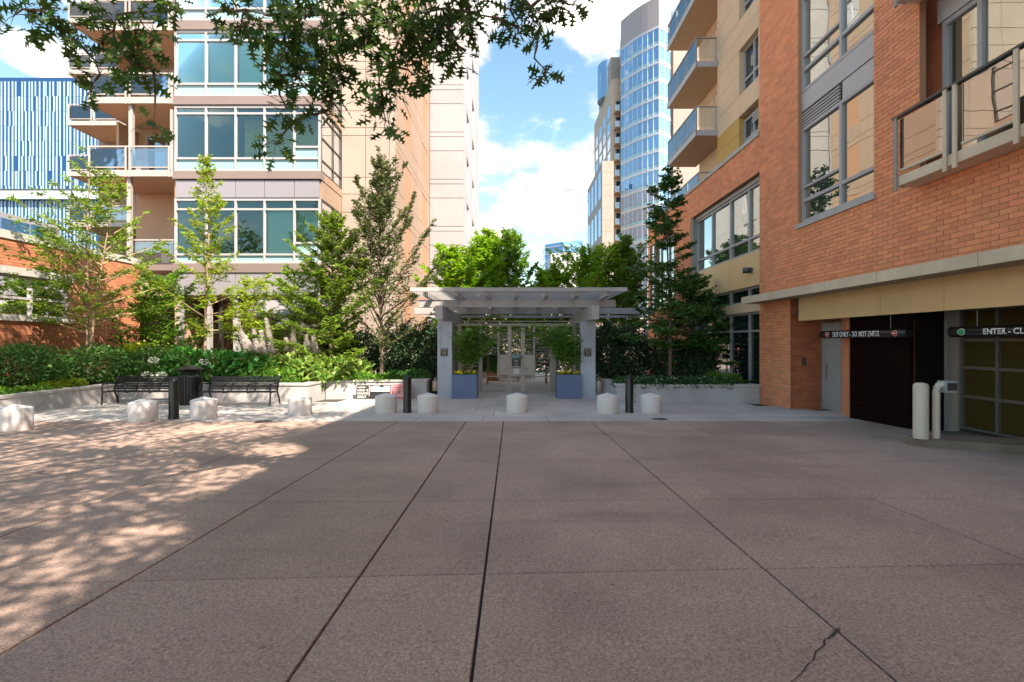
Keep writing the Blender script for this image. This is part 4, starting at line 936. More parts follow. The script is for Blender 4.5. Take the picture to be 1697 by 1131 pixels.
# ------------------------------------------------------------------ gate
def build_gate():
    D = 20.8; g = gz(D); x = lambda p: PX(p, D); z = lambda p: PZ(p, D); nY = Vector((0,-1,0))
    st = M('dull steel gate',(.40,.37,.33),.45,.1,3,metal=.15); pl = M('brushed lock plate',(.42,.39,.37),.4,.06,3,metal=.3,rnd=.03)
    B = thing('entrance_gate', 'steel entrance gate of wavy bars under the pergola', 'gate', (.1, D, g))
    posts = [(728,8),(761.5,5),(796.5,6),(826,3.5),(844.5,6),(866.5,6),(885,3.5),(913.5,5),(919,5),(952,5),(985,8)]
    for p, w in posts:
        lo = g if p not in (826,885) else z(628)
        MB().box(x(p-w/2),x(p+w/2),D-.05,D+.05,lo,z(541)).build('post', pl if p in (844.5,866.5) else st, B)
    MB().box(x(728),x(985),D-.06,D+.06,z(541),z(536.5)).build('top_rail', st, B); MB().box(x(728),x(985),D-.03,D+.03,z(533.6),z(532)).build('top_rail', st, B)
    for py in (624, 645, 648.5): MB().box(x(745),x(970),D-.024,D+.024,z(py+1),z(py-.8)).build('rail', st, B)
    # wavy horizontal rods between each pair of posts
    pairs = [(728,761.5),(761.5,796.5),(796.5,826),(826,844.5),(844.5,866.5),(866.5,885),(885,913.5),(919,952),(952,985)]
    for a, b in pairs:
        top = 545; bot = 622 if (a > 880 or b < 800) else 590
        n = int((bot-top)/3.4)
        for k in range(n):
            py = top+(k+.5)*(bot-top)/n
            y0 = py+random.uniform(-2.2,2.2); y1 = py+random.uniform(-2.2,2.2); ph = random.uniform(0,6)
            q = MB(); q.tube([(x(a+(b-a)*s), D+.03*math.sin(ph+5*s), z(y0+(y1-y0)*s+1.1*math.sin(ph+4*s))) for s in np.linspace(0,1,7)], .015, 5); q.build('wavy_bar', st, B)
    for a, b in ((828,843.5),(867.5,884.5)):
        p = MB().box(x(a),x(b),D-.085,D-.052,z(622),z(588)).build('lock_plate', pl, B, bevel=.005)
        hx = x(b-3.5) if a < 850 else x(a+3.5); s = -1 if a < 850 else 1
        h = MB(); h.tube([(hx,D-.09,z(611)),(hx,D-.14,z(611)),(hx+s*.10,D-.145,z(611))], .014, 8); h.build('lever', frame_m, p)
        h = MB(); h.lathe([(.045,-.012),(.045,0)][::-1], 16, (hx,D-.09,z(611)), 'y'); h.build('rose', frame_m, p)
        h = MB(); h.lathe([(.022,-.02),(.022,0)][::-1], 12, (hx,D-.086,z(607)), 'y'); h.build('cylinder_lock', dframe_m, p)
    c = MB().box(x(846),x(865.5),D-.10,D-.052,z(623),z(588)).build('centre_panel', pl, B, bevel=.005)
    hd = MB(); hd.lathe([(.27,.0),(.24,.08),(.12,.13),(0,.14)], 18, (x(855.5),D-.12,z(593.5))); hd.build('intercom_hood', M('verdigris hood',(.20,.36,.36),.5,.1), c)
    i = MB().box(x(848.5),x(863),D-.16,D-.101,z(609),z(594)).build('intercom', M('intercom case',(.02,.025,.03),.3,.1), c, bevel=.006)
    MB().box(x(852.5),x(859),D-.166,D-.161,z(600),z(596)).build('screen', M('intercom screen',(.25,.35,.38),.2,.1), i)
    for k in range(6): MB().box(x(852.5+k%3*2.3),x(854+k%3*2.3),D-.166,D-.161,z(603.5+k//3*2.6),z(602+k//3*2.6)).build('key', frame_m, i)
    MB().box(x(850),x(861),D-.163,D-.161,z(608.5),z(606.8)).build('label_strip', frame_m, i)
    MB().box(x(851),x(860.5),D-.106,D-.1015,z(620),z(611)).build('notice', white_t, c)
    lf = MB(); lf.lathe([(.12,.0),(.10,-.06),(.0,-.07)][::-1], 16, (x(865),D-.12,z(541))); lf.build('gate_light', M('verdigris hood',(.2,.36,.36)), B)
    # garden seat and pale wall in the court behind
    Dw = 27; t = thing('wooden_seat', 'orange slatted wooden seat in the court behind the gate', 'bench', (PX(816,Dw),Dw,gz(24)))
    xa, xb = PX(809,Dw), PX(862,Dw)
    for k in range(7): MB().box(xa,PX(827,Dw),Dw,Dw+.05,gz(24)+.08+k*.13,gz(24)+.18+k*.13).build('back_slat', wood_m, t)
    for k in range(4): MB().box(xa,xb,Dw-.55+k*.13,Dw-.45+k*.13,gz(24)+.36,gz(24)+.40).build('seat_slat', wood_m, t)
    for q in (xa+.1, xb-.1): MB().box(q-.04,q+.04,Dw-.5,Dw-.1,gz(24),gz(24)+.36).build('leg', wood_m, t)
    t = thing('court_wall', 'pale garden wall behind the gate and the wooden seat', 'wall', (0,29,gz(24)))
    MB().box(-8.2,1.2,28.6,28.9,gz(24)-.1,gz(24)+1.35).build('wall', conc_cap, t); MB().box(-8.25,1.25,28.55,28.95,gz(24)+1.351,gz(24)+1.45).build('coping', conc_cap, t)
    t = thing('court_house', 'low pale building at the back of the court beyond the gate', 'building', (2,44,gz(24)))
    MB().box(-8.5,12,44,52,gz(24)-.1,3.6).build('wall', cream_m, t); MB().box(-8.7,12.2,43.8,52,3.601,3.9).build('roof', conc_cap, t)
    for k in range(6): grid_window(t, (-7+k*3,43.98,0), XH, nY, [0,1,2], [gz(24)+.6,2.6], .08, .04, gframe_m, glass_dark)
    # street lamp over the hedge on the right
    Dl = 27.5; t = thing('street_lamp', 'slim grey lamp post behind the trees right of the pergola', 'street lamp', (PX(1068,Dl),Dl,gz(24)))
    m = MB(); m.tube([(0,0,0),(0,0,4.6)], [.06,.045], 10); m.build('pole', gframe_m, t, True)
    m = MB(); m.lathe([(.05,4.6),(.16,4.75),(.17,5.0),(.05,5.05)], 16); m.build('lamp_glass', frame_m, t, True); m = MB(); m.lathe([(.34,5.05),(.33,5.09),(.05,5.22),(0,5.23)], 20); m.build('lamp_hood', dframe_m, t, True)
build_gate()
# ------------------------------------------------------------------ vegetation
def unit(v): return v/np.maximum(np.linalg.norm(v, axis=-1, keepdims=True), 1e-9)
LEAF4 = np.array([(0,0,0),(.42,.5,.10),(1,0,-.05),(.42,-.5,.10)])
def leaf_mesh(name, C, A, Nn, L, Wd, mat, parent, shape=LEAF4, local=False):
    """one mesh of many leaves: C base points, A axes, Nn face normals, L lengths, Wd width ratio"""
    n = len(C); A = unit(A); S = unit(np.cross(Nn, A)); U = np.cross(A, S); L = np.broadcast_to(np.asarray(L, float), (n,))[:,None]
    k = len(shape); V = np.zeros((n, k, 3))
    for i, (a, s, u) in enumerate(shape): V[:, i] = C+A*a*L+S*s*L*Wd+U*u*L
    me = bpy.data.meshes.new(name); me.vertices.add(n*k); me.vertices.foreach_set('co', V.reshape(-1))
    me.loops.add(n*k); me.loops.foreach_set('vertex_index', np.arange(n*k, dtype=np.int32))
    me.polygons.add(n); me.polygons.foreach_set('loop_start', np.arange(0, n*k, k, dtype=np.int32)); me.polygons.foreach_set('loop_total', np.full(n, k, dtype=np.int32))
    me.update(calc_edges=True); me.validate(); me.materials.append(mat)
    o = bpy.data.objects.new(name, me); return link(o, parent, local)
def interp(tab, t): return float(np.interp(t, [p[0] for p in tab], [p[1] for p in tab]))
def sprays(P, dirs, lens, rg, per, leafL, flat=.7):
    """leaves set alternately along twigs starting at P"""
    n = len(P); C = []; A = []; Nn = []
    for j in range(per):
        s = (j+.6+rg.uniform(-.3,.3,n))/per; side = np.where((np.arange(n)+j) % 2, 1., -1.)
        up = np.tile([0,0,1.], (n,1)); lat = unit(np.cross(dirs, up)+1e-6)
        p = P+dirs*(lens*s)[:,None]+rg.normal(0,.015,(n,3)); C.append(p)
        A.append(unit(dirs*.75+lat*side[:,None]*.8+rg.normal(0,.28,(n,3))+np.array([0,0,-.12])))
        Nn.append(unit(up*flat+rg.normal(0,.42,(n,3))))
    return np.concatenate(C), np.concatenate(A), np.concatenate(Nn)
def tree(name, label, base, top, prof, elev, nlat, leafL, lmat, bmat, t0=.15, tw=14, per=7, r0=.08, curve=.12, seed=1, leaders=(0,), group=None, twl=.42, flat=.7, wr=.55, wob=.06, stem=None, cat='tree', gap=0., half=None):
    rg = np.random.default_rng(seed); b = Vector(base); H = top-b.z; tw = int(tw*1.7); leafL *= 1.3; per += 1
    T = thing(name, label, cat, base, group); tr = MB(); br = MB()
    CC = []; AA = []; NN = []
    for li, lean in enumerate(leaders):
        ld = [Vector((b.x+lean*H*s**1.2+wob*math.sin(5*s+seed+li)*H*.25*s, b.y+wob*math.cos(4*s+seed*2+li)*H*.2*s, b.z+H*s*(1-.06*li))) for s in np.linspace(0,1,10)]
        tr.tube(ld, [max(r0*(1-.88*s)*(1 if li == 0 else .75), .008) for s in np.linspace(0,1,10)], 8)
        P0 = []; Dd = []; Ll = []
        for k in range(nlat):
            t = t0+(1-t0)*((k+rg.uniform(0,1))/nlat)**.9
            if rg.uniform() < gap: continue
            az = k*2.39996+rg.normal(0,.4)+seed
            i = min(int(t*9), 8); p = ld[i].lerp(ld[i+1], t*9-i)
            ln = interp(prof, t)*rg.uniform(.55,1.2)*(1+.22*math.sin(2*az+seed*1.7)+.18*math.sin(3*az-seed+5*t)); el = R(interp(elev, t)+rg.normal(0,7))
            d = Vector((math.cos(az)*math.cos(el), math.sin(az)*math.cos(el), math.sin(el)))
            pts = [p+d*ln*s+Vector((0,0,1))*curve*ln*s*s for s in np.linspace(0,1,6)]
            br.tube(pts, [max(.016*ln*(1-s)*.8, .0035) for s in np.linspace(0,1,6)], 4)
            m = max(3, int(tw*(ln/ (interp(prof,.4)+.01))**.8))
            s = rg.uniform(.12,1,m)**.8
            for sj in s:
                q = p+d*ln*sj+Vector((0,0,1))*curve*ln*sj*sj; side = rg.choice([-1,1]); a2 = side*rg.uniform(.35,1.25)
                lat = Vector((-math.sin(az), math.cos(az), 0)); dd = (d*math.cos(a2)+lat*math.sin(a2)+Vector((0,0,rg.normal(.0,.18))))
                dd.normalize(); P0.append(q); Dd.append(dd); Ll.append(twl*(.45+.75*(1-sj)*ln/1.5)*rg.uniform(.7,1.3))
        if P0:
            c, a, n_ = sprays(np.array(P0), np.array(Dd), np.array(Ll), rg, per, leafL, flat); CC.append(c); AA.append(a); NN.append(n_)
    tr.build('trunk', bmat, T); br.build('branches', bmat, T)['kind'] = 'stuff'
    C = np.concatenate(CC); A = np.concatenate(AA); Nn = np.concatenate(NN)
    leaf_mesh('crown', C, A, Nn, leafL*rg.uniform(.65,1.25,len(C)), wr, lmat, T)['kind'] = 'stuff'
    return T
green_y = leafmat('yellow green leaves', (.23,.33,.025), .45, .035, .42)
green_m = leafmat('mid green leaves', (.11,.25,.025), .45, .03, .38)
green_a = leafmat('ironwood leaves', (.15,.26,.028), .45, .035, .42)
green_d = leafmat('deep green leaves', (.06,.17,.035), .5, .03, .25)
green_dd = leafmat('dark evergreen leaves', (.042,.095,.04), .55, .03, .12)
green_b = leafmat('bright maple leaves', (.19,.37,.022), .4, .035, .45)
green_o = leafmat('oak leaves', (.05,.115,.022), .4, .03, .3)
olive_m = leafmat('olive bronze leaves', (.095,.135,.04), .45, .04, .3)
def build_trees():
    # left bed
    tree('ironwood_tree', 'feathery green tree on twin stems before the low brick building, leftmost', (PX(146,16.9),16.9,.05), PZ(283,16.9), [(0,1.6),(.25,2.5),(.5,2.1),(.75,1.3),(1,.4)], [(0,14),(.5,26),(1,60)], 46, .092, green_a, bark_l, .24, 13, 8, .075, .08, 3, (0,.12), twl=.5, gap=.1, flat=.9)
    tree('ironwood_tree', 'slender yellow green tree with a straight pale leader before the glass bay', (PX(341,17.6),17.6,.05), PZ(262,17.6), [(0,2.4),(.15,2.9),(.3,2.5),(.45,1.6),(.7,.8),(1,.2)], [(0,6),(.3,16),(.6,40),(1,66)], 66, .085, green_y, bark_l, .2, 16, 8, .055, .12, 11, twl=.44, gap=.12)
    tree('hornbeam_tree', 'dense bushy green tree between the glass bay and the wispy bronze tree', (PX(548,18.6),18.6,.05), PZ(368,18.6), [(0,1.7),(.2,2.1),(.5,1.8),(.8,1.0),(1,.3)], [(0,10),(.5,32),(1,60)], 95, .09, green_a, bark_m, .06, 22, 9, .07, .08, 5, twl=.45)
    tree('hornbeam_tree', 'tall wispy tree with steep bronze green branches before the beige pier', (PX(632,18.9),18.9,.05), PZ(280,18.9), [(0,1.6),(.25,2.8),(.5,2.6),(.75,1.6),(1,.5)], [(0,18),(.25,45),(1,70)], 90, .085, olive_m, bark_m, .12, 22, 9, .07, .1, 8, twl=.42, gap=.05)
    tree('hornbeam_sapling', 'low spreading sapling in front of the shop windows, left bed', (PX(420,19.6),19.6,.05), PZ(470,19.6), [(0,1.1),(.4,1.5),(1,.4)], [(0,8),(1,45)], 34, .085, green_y, bark_l, .25, 14, 7, .035, .05, 21, twl=.45)
    tree('understory_tree', 'shady small tree filling the bed left of the twin acanthus clumps', (PX(262,19.4),19.4,.05), PZ(470,19.4), [(0,1.5),(.5,1.7),(1,.6)], [(0,15),(1,50)], 60, .09, green_m, bark_m, .1, 16, 8, .04, .05, 23, twl=.5)
    tree('hornbeam_sapling', 'bushy sapling with horizontal sprays right below the glass bay', (PX(492,19.3),19.3,.05), PZ(455,19.3), [(0,1.3),(.4,1.8),(1,.5)], [(0,5),(1,45)], 50, .09, green_a, bark_l, .15, 15, 8, .035, .05, 25, twl=.5)
    # right bed: layered maple
    tree('maple_tree', 'layered dark green maple in the right planter before the wing windows', (PX(1110,17.4),17.4,.05), PZ(292,17.4), [(0,1.6),(.18,2.0),(.4,1.6),(.62,1.05),(.85,.7),(1,.3)], [(0,4),(.5,14),(1,45)], 60, .095, green_d, bark_m, .14, 20, 8, .06, -.02, 14, twl=.48, flat=.95, gap=.1, wr=.7)
    tree('maple_tree', 'low dark maple spreading right behind the right gate pillar', (PX(1150,19.2),19.2,.05), PZ(470,19.2), [(0,1.7),(.5,1.9),(1,.7)], [(0,5),(1,35)], 70, .095, green_d, bark_m, .15, 18, 8, .05, -.03, 15, twl=.5, flat=.95, wr=.7)
    # court trees over the pergola
    S = [(752,24.0,428,2.0,'leftmost of the bright trees over the pergola, by the white building',green_b,31),(808,24.6,408,2.2,'bright yellow green tree above the pergola middle left',green_b,32),(845,26.5,396,1.9,'taller tree above the pergola centre before open sky',green_m,33),
         (905,25.0,462,1.8,'green tree above the pergola before the distant white block',green_b,34),(972,25.4,430,2.3,'green tree above the pergola before the stone tower',green_b,35),(1030,24.6,424,2.2,'darker green tree above the right pergola end by the brick wing',green_m,36)]
    for px, D, top, r, lb, mt, sd in S:
        tree('court_tree', lb if lb.split()[0] != 'leftmost' else 'leftmost bright green tree over the pergola, by the white building', (PX(px,D),D,gz(24)), PZ(top,D), [(0,r*.6),(.4,r),(.7,r),(1,r*.3)], [(0,20),(1,60)], 95, .12, mt, bark_l, .3, 17, 8, .06, .05, sd, group='trees in the court over the pergola', twl=.5)
    # overlapping greenery deep in the court
    for px, D, top, sd in ((770,33,500,41),(880,35,490,42),(960,32,500,43)):
        tree('court_shrub_tree', {41:'low tree in the court seen through the left gate bars',42:'low tree in the court seen through the middle of the gate',43:'low tree in the court seen through the right gate bars'}[sd], (PX(px,D),D,gz(24)), PZ(top,D), [(0,1.5),(.5,1.9),(1,.6)], [(0,20),(1,55)], 40, .13, green_m, bark_m, .2, 12, 8, .05, .05, sd, twl=.6)
build_trees()

def leafy(name, label, cat, boxes, n, L, mat, seed, group=None, kind=None, wr=.7, shell=.55, stems=0, upb=.5):
    """shrub: leaves through overlapping ellipsoids (cx, cy, cz, rx, ry, rz), denser to the outside, on a few woody stems"""
    rg = np.random.default_rng(seed); c0 = boxes[0]
    vol = np.array([b[3]*b[4]*b[5] for b in boxes])**.75; idx = rg.choice(len(boxes), n, p=vol/vol.sum())
    B = np.array(boxes)[idx]; d = unit(rg.normal(0,1,(n,3))); r = rg.uniform(shell**3,1,n)**(1/3)*rg.uniform(.86,1.12,n)
    C = B[:,:3]+d*B[:,3:]*r[:,None]; keep = C[:,2] > .02; C = C[keep]; d = d[keep]; m = len(C)
    A = unit(d*.7+rg.normal(0,.6,(m,3))+np.array([0,0,.1])); Nn = unit(d*.6+np.array([0,0,upb])+rg.normal(0,.45,(m,3)))
    if kind == 'stuff':
        o = leaf_mesh(name, C, A, Nn, L*rg.uniform(.6,1.3,m), wr, mat, None); o['kind'] = 'stuff'; o['label'] = label; o['category'] = cat; return o
    T = thing(name, label, cat, (c0[0],c0[1],.05), group)
    st = MB()
    for b in boxes:
        for k in range(3): st.tube([(b[0]+rg.normal(0,.06),b[1]+rg.normal(0,.06),.03),(b[0]+rg.normal(0,b[3]*.3),b[1]+rg.normal(0,b[4]*.3),b[2]),(b[0]+rg.normal(0,b[3]*.5),b[1]+rg.normal(0,b[4]*.5),b[2]+b[5]*.7)], [.02,.014,.006], 5)
    st.build('stems', bark_m, T)['kind'] = 'stuff'
    leaf_mesh('foliage', C, A, Nn, L*rg.uniform(.6,1.3,m), wr, mat, T)['kind'] = 'stuff'
    return T
def build_shrubs():
    # hedge along the far left, three bushes
    leafy('hedge_bush', 'dark green hedge bush at the left edge below the brick building', 'shrub', [(-15.0,12.6,.75,1.1,1.3,.72),(-14.8,11.0,.7,1.1,1.2,.68)], 9000, .085, green_d, 51, 'hedge along the left bed')
    leafy('hedge_bush', 'dark green hedge bush below the low brick window, second from left', 'shrub', [(-14.9,14.6,.75,1.15,1.2,.75)], 7000, .085, green_d, 52, 'hedge along the left bed')
    leafy('hedge_bush', 'dark green hedge bush behind the left bench', 'shrub', [(-14.3,16.6,.75,1.2,.9,.72),(-12.9,17.3,.72,.95,.7,.68)], 9000, .085, green_d, 53, 'hedge along the left bed')
    leafy('laurel_bush', 'sunlit yellow green bush behind the hedge below the leftmost tree', 'shrub', [(-14.3,18.6,.9,1.0,.7,.65)], 3500, .10, green_y, 54)
    leafy('edging_plants', 'small leaved edging plants spilling over the far left wall', 'ground cover', [(-13.7,11.2,.18,.32,.9,.22),(-13.75,12.6,.16,.3,.8,.2),(-13.8,13.8,.16,.26,.7,.16)], 3200, .075, green_m, 55, kind='stuff')
    leafy('heather_clump', 'soft yellow green clump under the hedge beside the left bench', 'shrub', [(-13.9,15.2,.22,.3,.55,.2),(-13.9,14.5,.2,.25,.4,.18)], 2600, .06, green_y, 56)
    # hydrangea: big leaves and white flower heads
    hb = [(-11.7,17.25,.70,.75,.55,.62),(-10.7,17.2,.62,.8,.55,.6),(-9.7,17.2,.58,.75,.55,.62),(-9.0,17.3,.5,.7,.55,.55)]
    H = leafy('hydrangea_bush', 'large leaved hydrangea with white flower heads behind the litter bin', 'shrub', hb, 2600, .21, leafmat('hydrangea leaves',(.05,.20,.035),.4,.03,.35), 57, wr=.8, shell=.75)
    rg = np.random.default_rng(5)
    for px, py, D in ((255,597,16.55),(244,622,16.4),(258,626,16.35),(268,622,16.35),(262,630,16.3),(338,600,16.6),(222,640,16.2)):
        c = np.array([PX(px,D),D,PZ(py,D)]); d = unit(rg.normal(0,1,(90,3))); leaf_mesh('flower_head', c+d*np.array([.13,.12,.085]), unit(d+rg.normal(0,.5,(90,3))), d, .05, .95, leafmat('white petals',(.75,.78,.68),.1,.01,.2), H)
    leafy('bed_shrub', 'glossy green shrub right behind the second bench', 'shrub', [(-8.9,16.95,.35,.6,.3,.35),(-8.0,16.95,.32,.6,.3,.35)], 3200, .08, leafmat('fresh green leaves',(.11,.27,.035),.4,.03,.4), 58)
    # acanthus: arching lobed leaves and flower spikes
    A = leafy('acanthus_clump', 'lime green acanthus clump with tall pale flower spikes right of the second bench', 'plant', [(-8.2,17.5,.5,.7,.5,.5),(-7.3,17.4,.45,.65,.45,.45),(-6.5,17.9,.45,.6,.4,.42),(-5.9,18.3,.42,.5,.4,.4)], 1500, .26, leafmat('acanthus leaves',(.20,.32,.07),.35,.03,.4), 59, wr=.75, shell=.8)
    sp = [(397,541,410,588),(405,556,420,587),(420,546,428,588),(433,548,435,588),(441,528,452,588),(474,560,476,583),(486,540,486,585),(518,556,524,588),(511,565,515,588),(508,555,508,586)]
    pet = leafmat('acanthus florets',(.80,.74,.74),.25,.02,.25)
    for i, (tx, ty, bx_, by) in enumerate(sp):
        D = 17.6+.06*i; p1 = np.array([PX(tx,D),D,PZ(ty,D)]); p0 = np.array([PX(bx_,D),D,PZ(by,D)]); k = 130
        s = np.linspace(0,1,k); rr = (.10*(1-s*.7)+.014)
        ang = np.arange(k)*2.4; d = np.stack([np.cos(ang),np.sin(ang),np.zeros(k)],1)
        o = leaf_mesh('flower_spike', p0+(p1-p0)*s[:,None]+d*rr[:,None]*.35, unit(d+np.array([0,0,.35])), unit(np.array([0,0,1.])+d*.3+rng.normal(0,.1,(k,3))),   .15*(1-.5*s), .8, pet, A)
        st = MB(); st.tube([tuple(p0-(p1-p0)*.5), tuple(p0), tuple(p1)], [.014,.012,.006], 5); st.build('stalk', M('flower stalk',(.22,.24,.09),.7), A)
    leafy('spilling_ivy', 'light green ivy spilling over the sunlit wall right of the acanthus', 'ground cover', [(-6.45,17.75,.24,.5,.25,.2),(-5.6,17.85,.22,.55,.25,.2),(-4.9,17.9,.20,.5,.22,.16)], 3600, .075, leafmat('fresh green leaves',(.11,.27,.035)), 60, kind='stuff')
    leafy('ground_ivy', 'dark green ivy along the wall behind the signs', 'ground cover', [(-4.3,18.1,.26,.6,.35,.22),(-3.6,18.3,.30,.5,.35,.25)], 3200, .075, green_d, 61, kind='stuff')
    # dark screens either side of the pillars
    leafy('yew_screen', 'tall dark evergreen screen left of the left gate pillar', 'shrub', [(-4.2,19.6,1.1,.75,.5,1.15),(-3.3,19.5,1.2,.6,.5,1.2),(-5.1,19.9,1.0,.6,.45,1.0)], 16000, .095, green_dd, 62, shell=.4)
    leafy('yew_screen', 'dark evergreen thicket under the bronze tree, left of the gate', 'shrub', [(-6.2,20.1,1.0,.7,.5,1.1),(-7.4,20.2,.9,.8,.5,1.0)], 11000, .095, green_dd, 63, shell=.4)
    leafy('yew_screen', 'dark evergreen screen right behind the right gate pillar', 'shrub', [(3.75,19.0,1.1,.6,.6,1.25),(4.7,19.3,1.0,.8,.6,1.2)], 16000, .095, green_dd, 64, shell=.4)
    leafy('yew_screen', 'dark evergreen thicket under the layered maple', 'shrub', [(6.2,19.2,.85,.9,.6,1.0),(7.4,19.0,.75,.7,.6,.9)], 12000, .095, green_dd, 65, shell=.4)
    leafy('flowering_ground_cover', 'dark ground cover dotted with small white flowers along the right planter', 'ground cover', [(3.8+.55*k,16.15,.18,.45,.32,.24) for k in range(7)], 7500, .07, leafmat('ground cover leaves',(.035,.12,.03),.5,.03,.2), 66, kind='stuff')
    rg = np.random.default_rng(8); n = 170; C = np.stack([rg.uniform(3.5,7.3,n),rg.uniform(15.82,16.3,n),rg.uniform(.16,.42,n)],1)
    o = leaf_mesh('small_white_flowers', C, unit(rg.normal(0,1,(n,3))), unit(rg.normal(0,.5,(n,3))+np.array([0,-.6,.6])), .035, 1., leafmat('white petals',(.75,.78,.68)), None); tag(o, 'tiny white flowers on the right planter ground cover', 'flowers', kind='stuff')
    leafy('boxwood_bush', 'fresh green low bush at the right end of the right planter', 'shrub', [(6.9,16.4,.22,.5,.3,.32),(7.5,16.5,.2,.4,.3,.28)], 3600, .06, green_m, 67)
    # fern by the brick pier
    T = thing('fern', 'small fern with yellow green fronds against the brick pier', 'plant', (7.85,16.35,.05))
    rg = np.random.default_rng(9)
    for k in range(16):
        az = rg.uniform(0,6.28); ln = rg.uniform(.4,.62); s = np.linspace(.1,1,26); px_ = 7.85+np.cos(az)*ln*s*.8; py_ = 16.35+np.sin(az)*ln*s*.5; pz_ = .05+ln*(1.05*s-.7*s*s)
        P = np.repeat(np.stack([px_,py_,pz_],1),2,0); d = np.array([math.cos(az),math.sin(az),.2]); lat = np.array([-math.sin(az),math.cos(az),0]); sg = np.tile([1.,-1.],26)[:,None]
        leaf_mesh('frond', P, unit(lat*sg+d*.35), np.tile([0,0,1.],(52,1)), np.repeat(.10*np.sin(np.pi*(s*.85+.12)),2)+.01, .3, leafmat('fern leaves',(.15,.24,.04),.3,.03,.4), T)
    leafy('court_hedge', 'dark clipped hedge behind the left half of the gate', 'shrub', [(PX(770,24.6),24.6,.3,.9,.5,1.5),(PX(805,25),25,.5,.8,.5,1.5)], 11000, .12, green_d, 71)
    leafy('court_hedge', 'dark clipped hedge behind the right half of the gate', 'shrub', [(PX(900,24.4),24.4,.2,.8,.5,1.5),(PX(935,24.6),24.6,.2,.9,.5,1.6),(PX(968,24.4),24.4,.3,.7,.5,1.6)], 15000, .12, green_d, 72)
    leafy('court_hedge', 'tall hedge behind the intercom, through the middle of the gate', 'shrub', [(PX(852,30.5),30.5,1.3,1.5,.6,1.9)], 9000, .13, green_m, 73)
build_shrubs()

def build_planters():
    blue = M('slate blue planter',(.115,.165,.30),.55,.08,3,.1,40,.1,stain=.08)
    for s, (p0, p1) in enumerate(((748.5,790),(923.5,964))):
        D = 17.45; x0, x1 = PX(p0,D), PX(p1,D); g = gz(D); zt = PZ(621.5,D); w = x1-x0
        lb = ('left','right')[s]
        T = thing('planter_box', 'square slate blue planter beside the %s gate pillar' % lb, 'planter', ((x0+x1)/2,D+w/2,g), 'blue planters flanking the gate')
        m = MB(); i = .05
        o = [(x0,D),(x1,D),(x1,D+w),(x0,D+w)]; n = [(x0+i,D+i),(x1-i,D+i),(x1-i,D+w-i),(x0+i,D+w-i)]
        vs = [(x,y,g-.02) for x,y in o]+[(x,y,zt) for x,y in o]+[(x,y,zt) for x,y in n]+[(x,y,zt-.12) for x,y in n]
        m.add(vs, [(3,2,1,0)]+[(a+k,(a+1)%4+k,(a+1)%4+4+k,a+4+k) for k in (0,4,8) for a in range(4)]); m.build('box', blue, T, bevel=.008)
        MB().box(x0+i,x1-i,D+i,D+w-i,zt-.16,zt-.06).build('soil', soil_m, T)
        # bamboo in the planter
        cx, cy = (x0+x1)/2, D+w/2; rg = np.random.default_rng(90+s)
        T = thing('bamboo_plant', 'feathery bamboo growing in the %s blue planter' % lb, 'plant', (cx,cy,zt-.06), 'bamboo in the planters')
        P0 = []; Dd = []; Ll = []
        for k in range(15):
            bx, by = cx+rg.uniform(-.25,.25), cy+rg.uniform(-.25,.25); lean = rg.normal(0,.24)+(.2 if s == 0 else -.2); ly = rg.normal(-.05,.14); h = rg.uniform(1.35,2.1)
            pts = [(bx+lean*h*q**1.7,by+ly*h*q**1.7,zt-.06+h*q-.10*h*q**3) for q in np.linspace(0,1,7)]
            c = MB(); c.tube(pts, [.012*(1-.7*q) for q in np.linspace(0,1,7)], 6); c.build('cane', M('bamboo cane',(.22,.22,.07),.5,.2,6,rnd=.2), T)
            for q in rg.uniform(.3,1,50):
                i_ = min(int(q*6),5); a, b = Vector(pts[i_]), Vector(pts[i_+1]); p = a.lerp(b, q*6-i_); az = rg.uniform(0,6.28)
                dd = Vector((math.cos(az),math.sin(az),rg.uniform(-.1,.6))).normalized(); P0.append(p); Dd.append(dd); Ll.append(rg.uniform(.2,.5))
        c, a, n_ = sprays(np.array(P0), np.array(Dd), np.array(Ll), rg, 7, .1, .5)
        leaf_mesh('foliage', c, a+np.array([0,0,-.25]), n_, .12*rg.uniform(.6,1.3,len(c)), .34, leafmat('bamboo leaves',(.12,.28,.04),.4,.03,.4), T)['kind'] = 'stuff'
        T = thing('pansy_row', 'yellow pansies at the foot of the %s bamboo' % lb, 'flowers', (cx,D+.15,zt-.06), 'pansies in the planters')
        n = 900; C = np.stack([rg.uniform(x0+.06,x1-.06,n),rg.uniform(D+.06,D+w-.1,n),zt-.06+rg.uniform(0,.10,n)],1)
        leaf_mesh('foliage', C, unit(rg.normal(0,1,(n,3))+np.array([0,0,.6])), unit(rg.normal(0,.6,(n,3))+np.array([0,0,1.])), .06, .7, green_m, T)['kind'] = 'stuff'
        for k in range(16):
            c = np.array([rg.uniform(x0+.08,x1-.08),rg.uniform(D+.05,D+.3),zt+rg.uniform(.04,.12)]); an = np.arange(5)*1.2566; d = np.stack([np.cos(an),np.zeros(5)-.3,np.sin(an)],1)
            leaf_mesh('flower', np.tile(c,(5,1)), d, np.tile([0,-1.,.3],(5,1)), .05, .9, leafmat('yellow petals',(.75,.55,.03),.2,.02,.2), T)
build_planters()

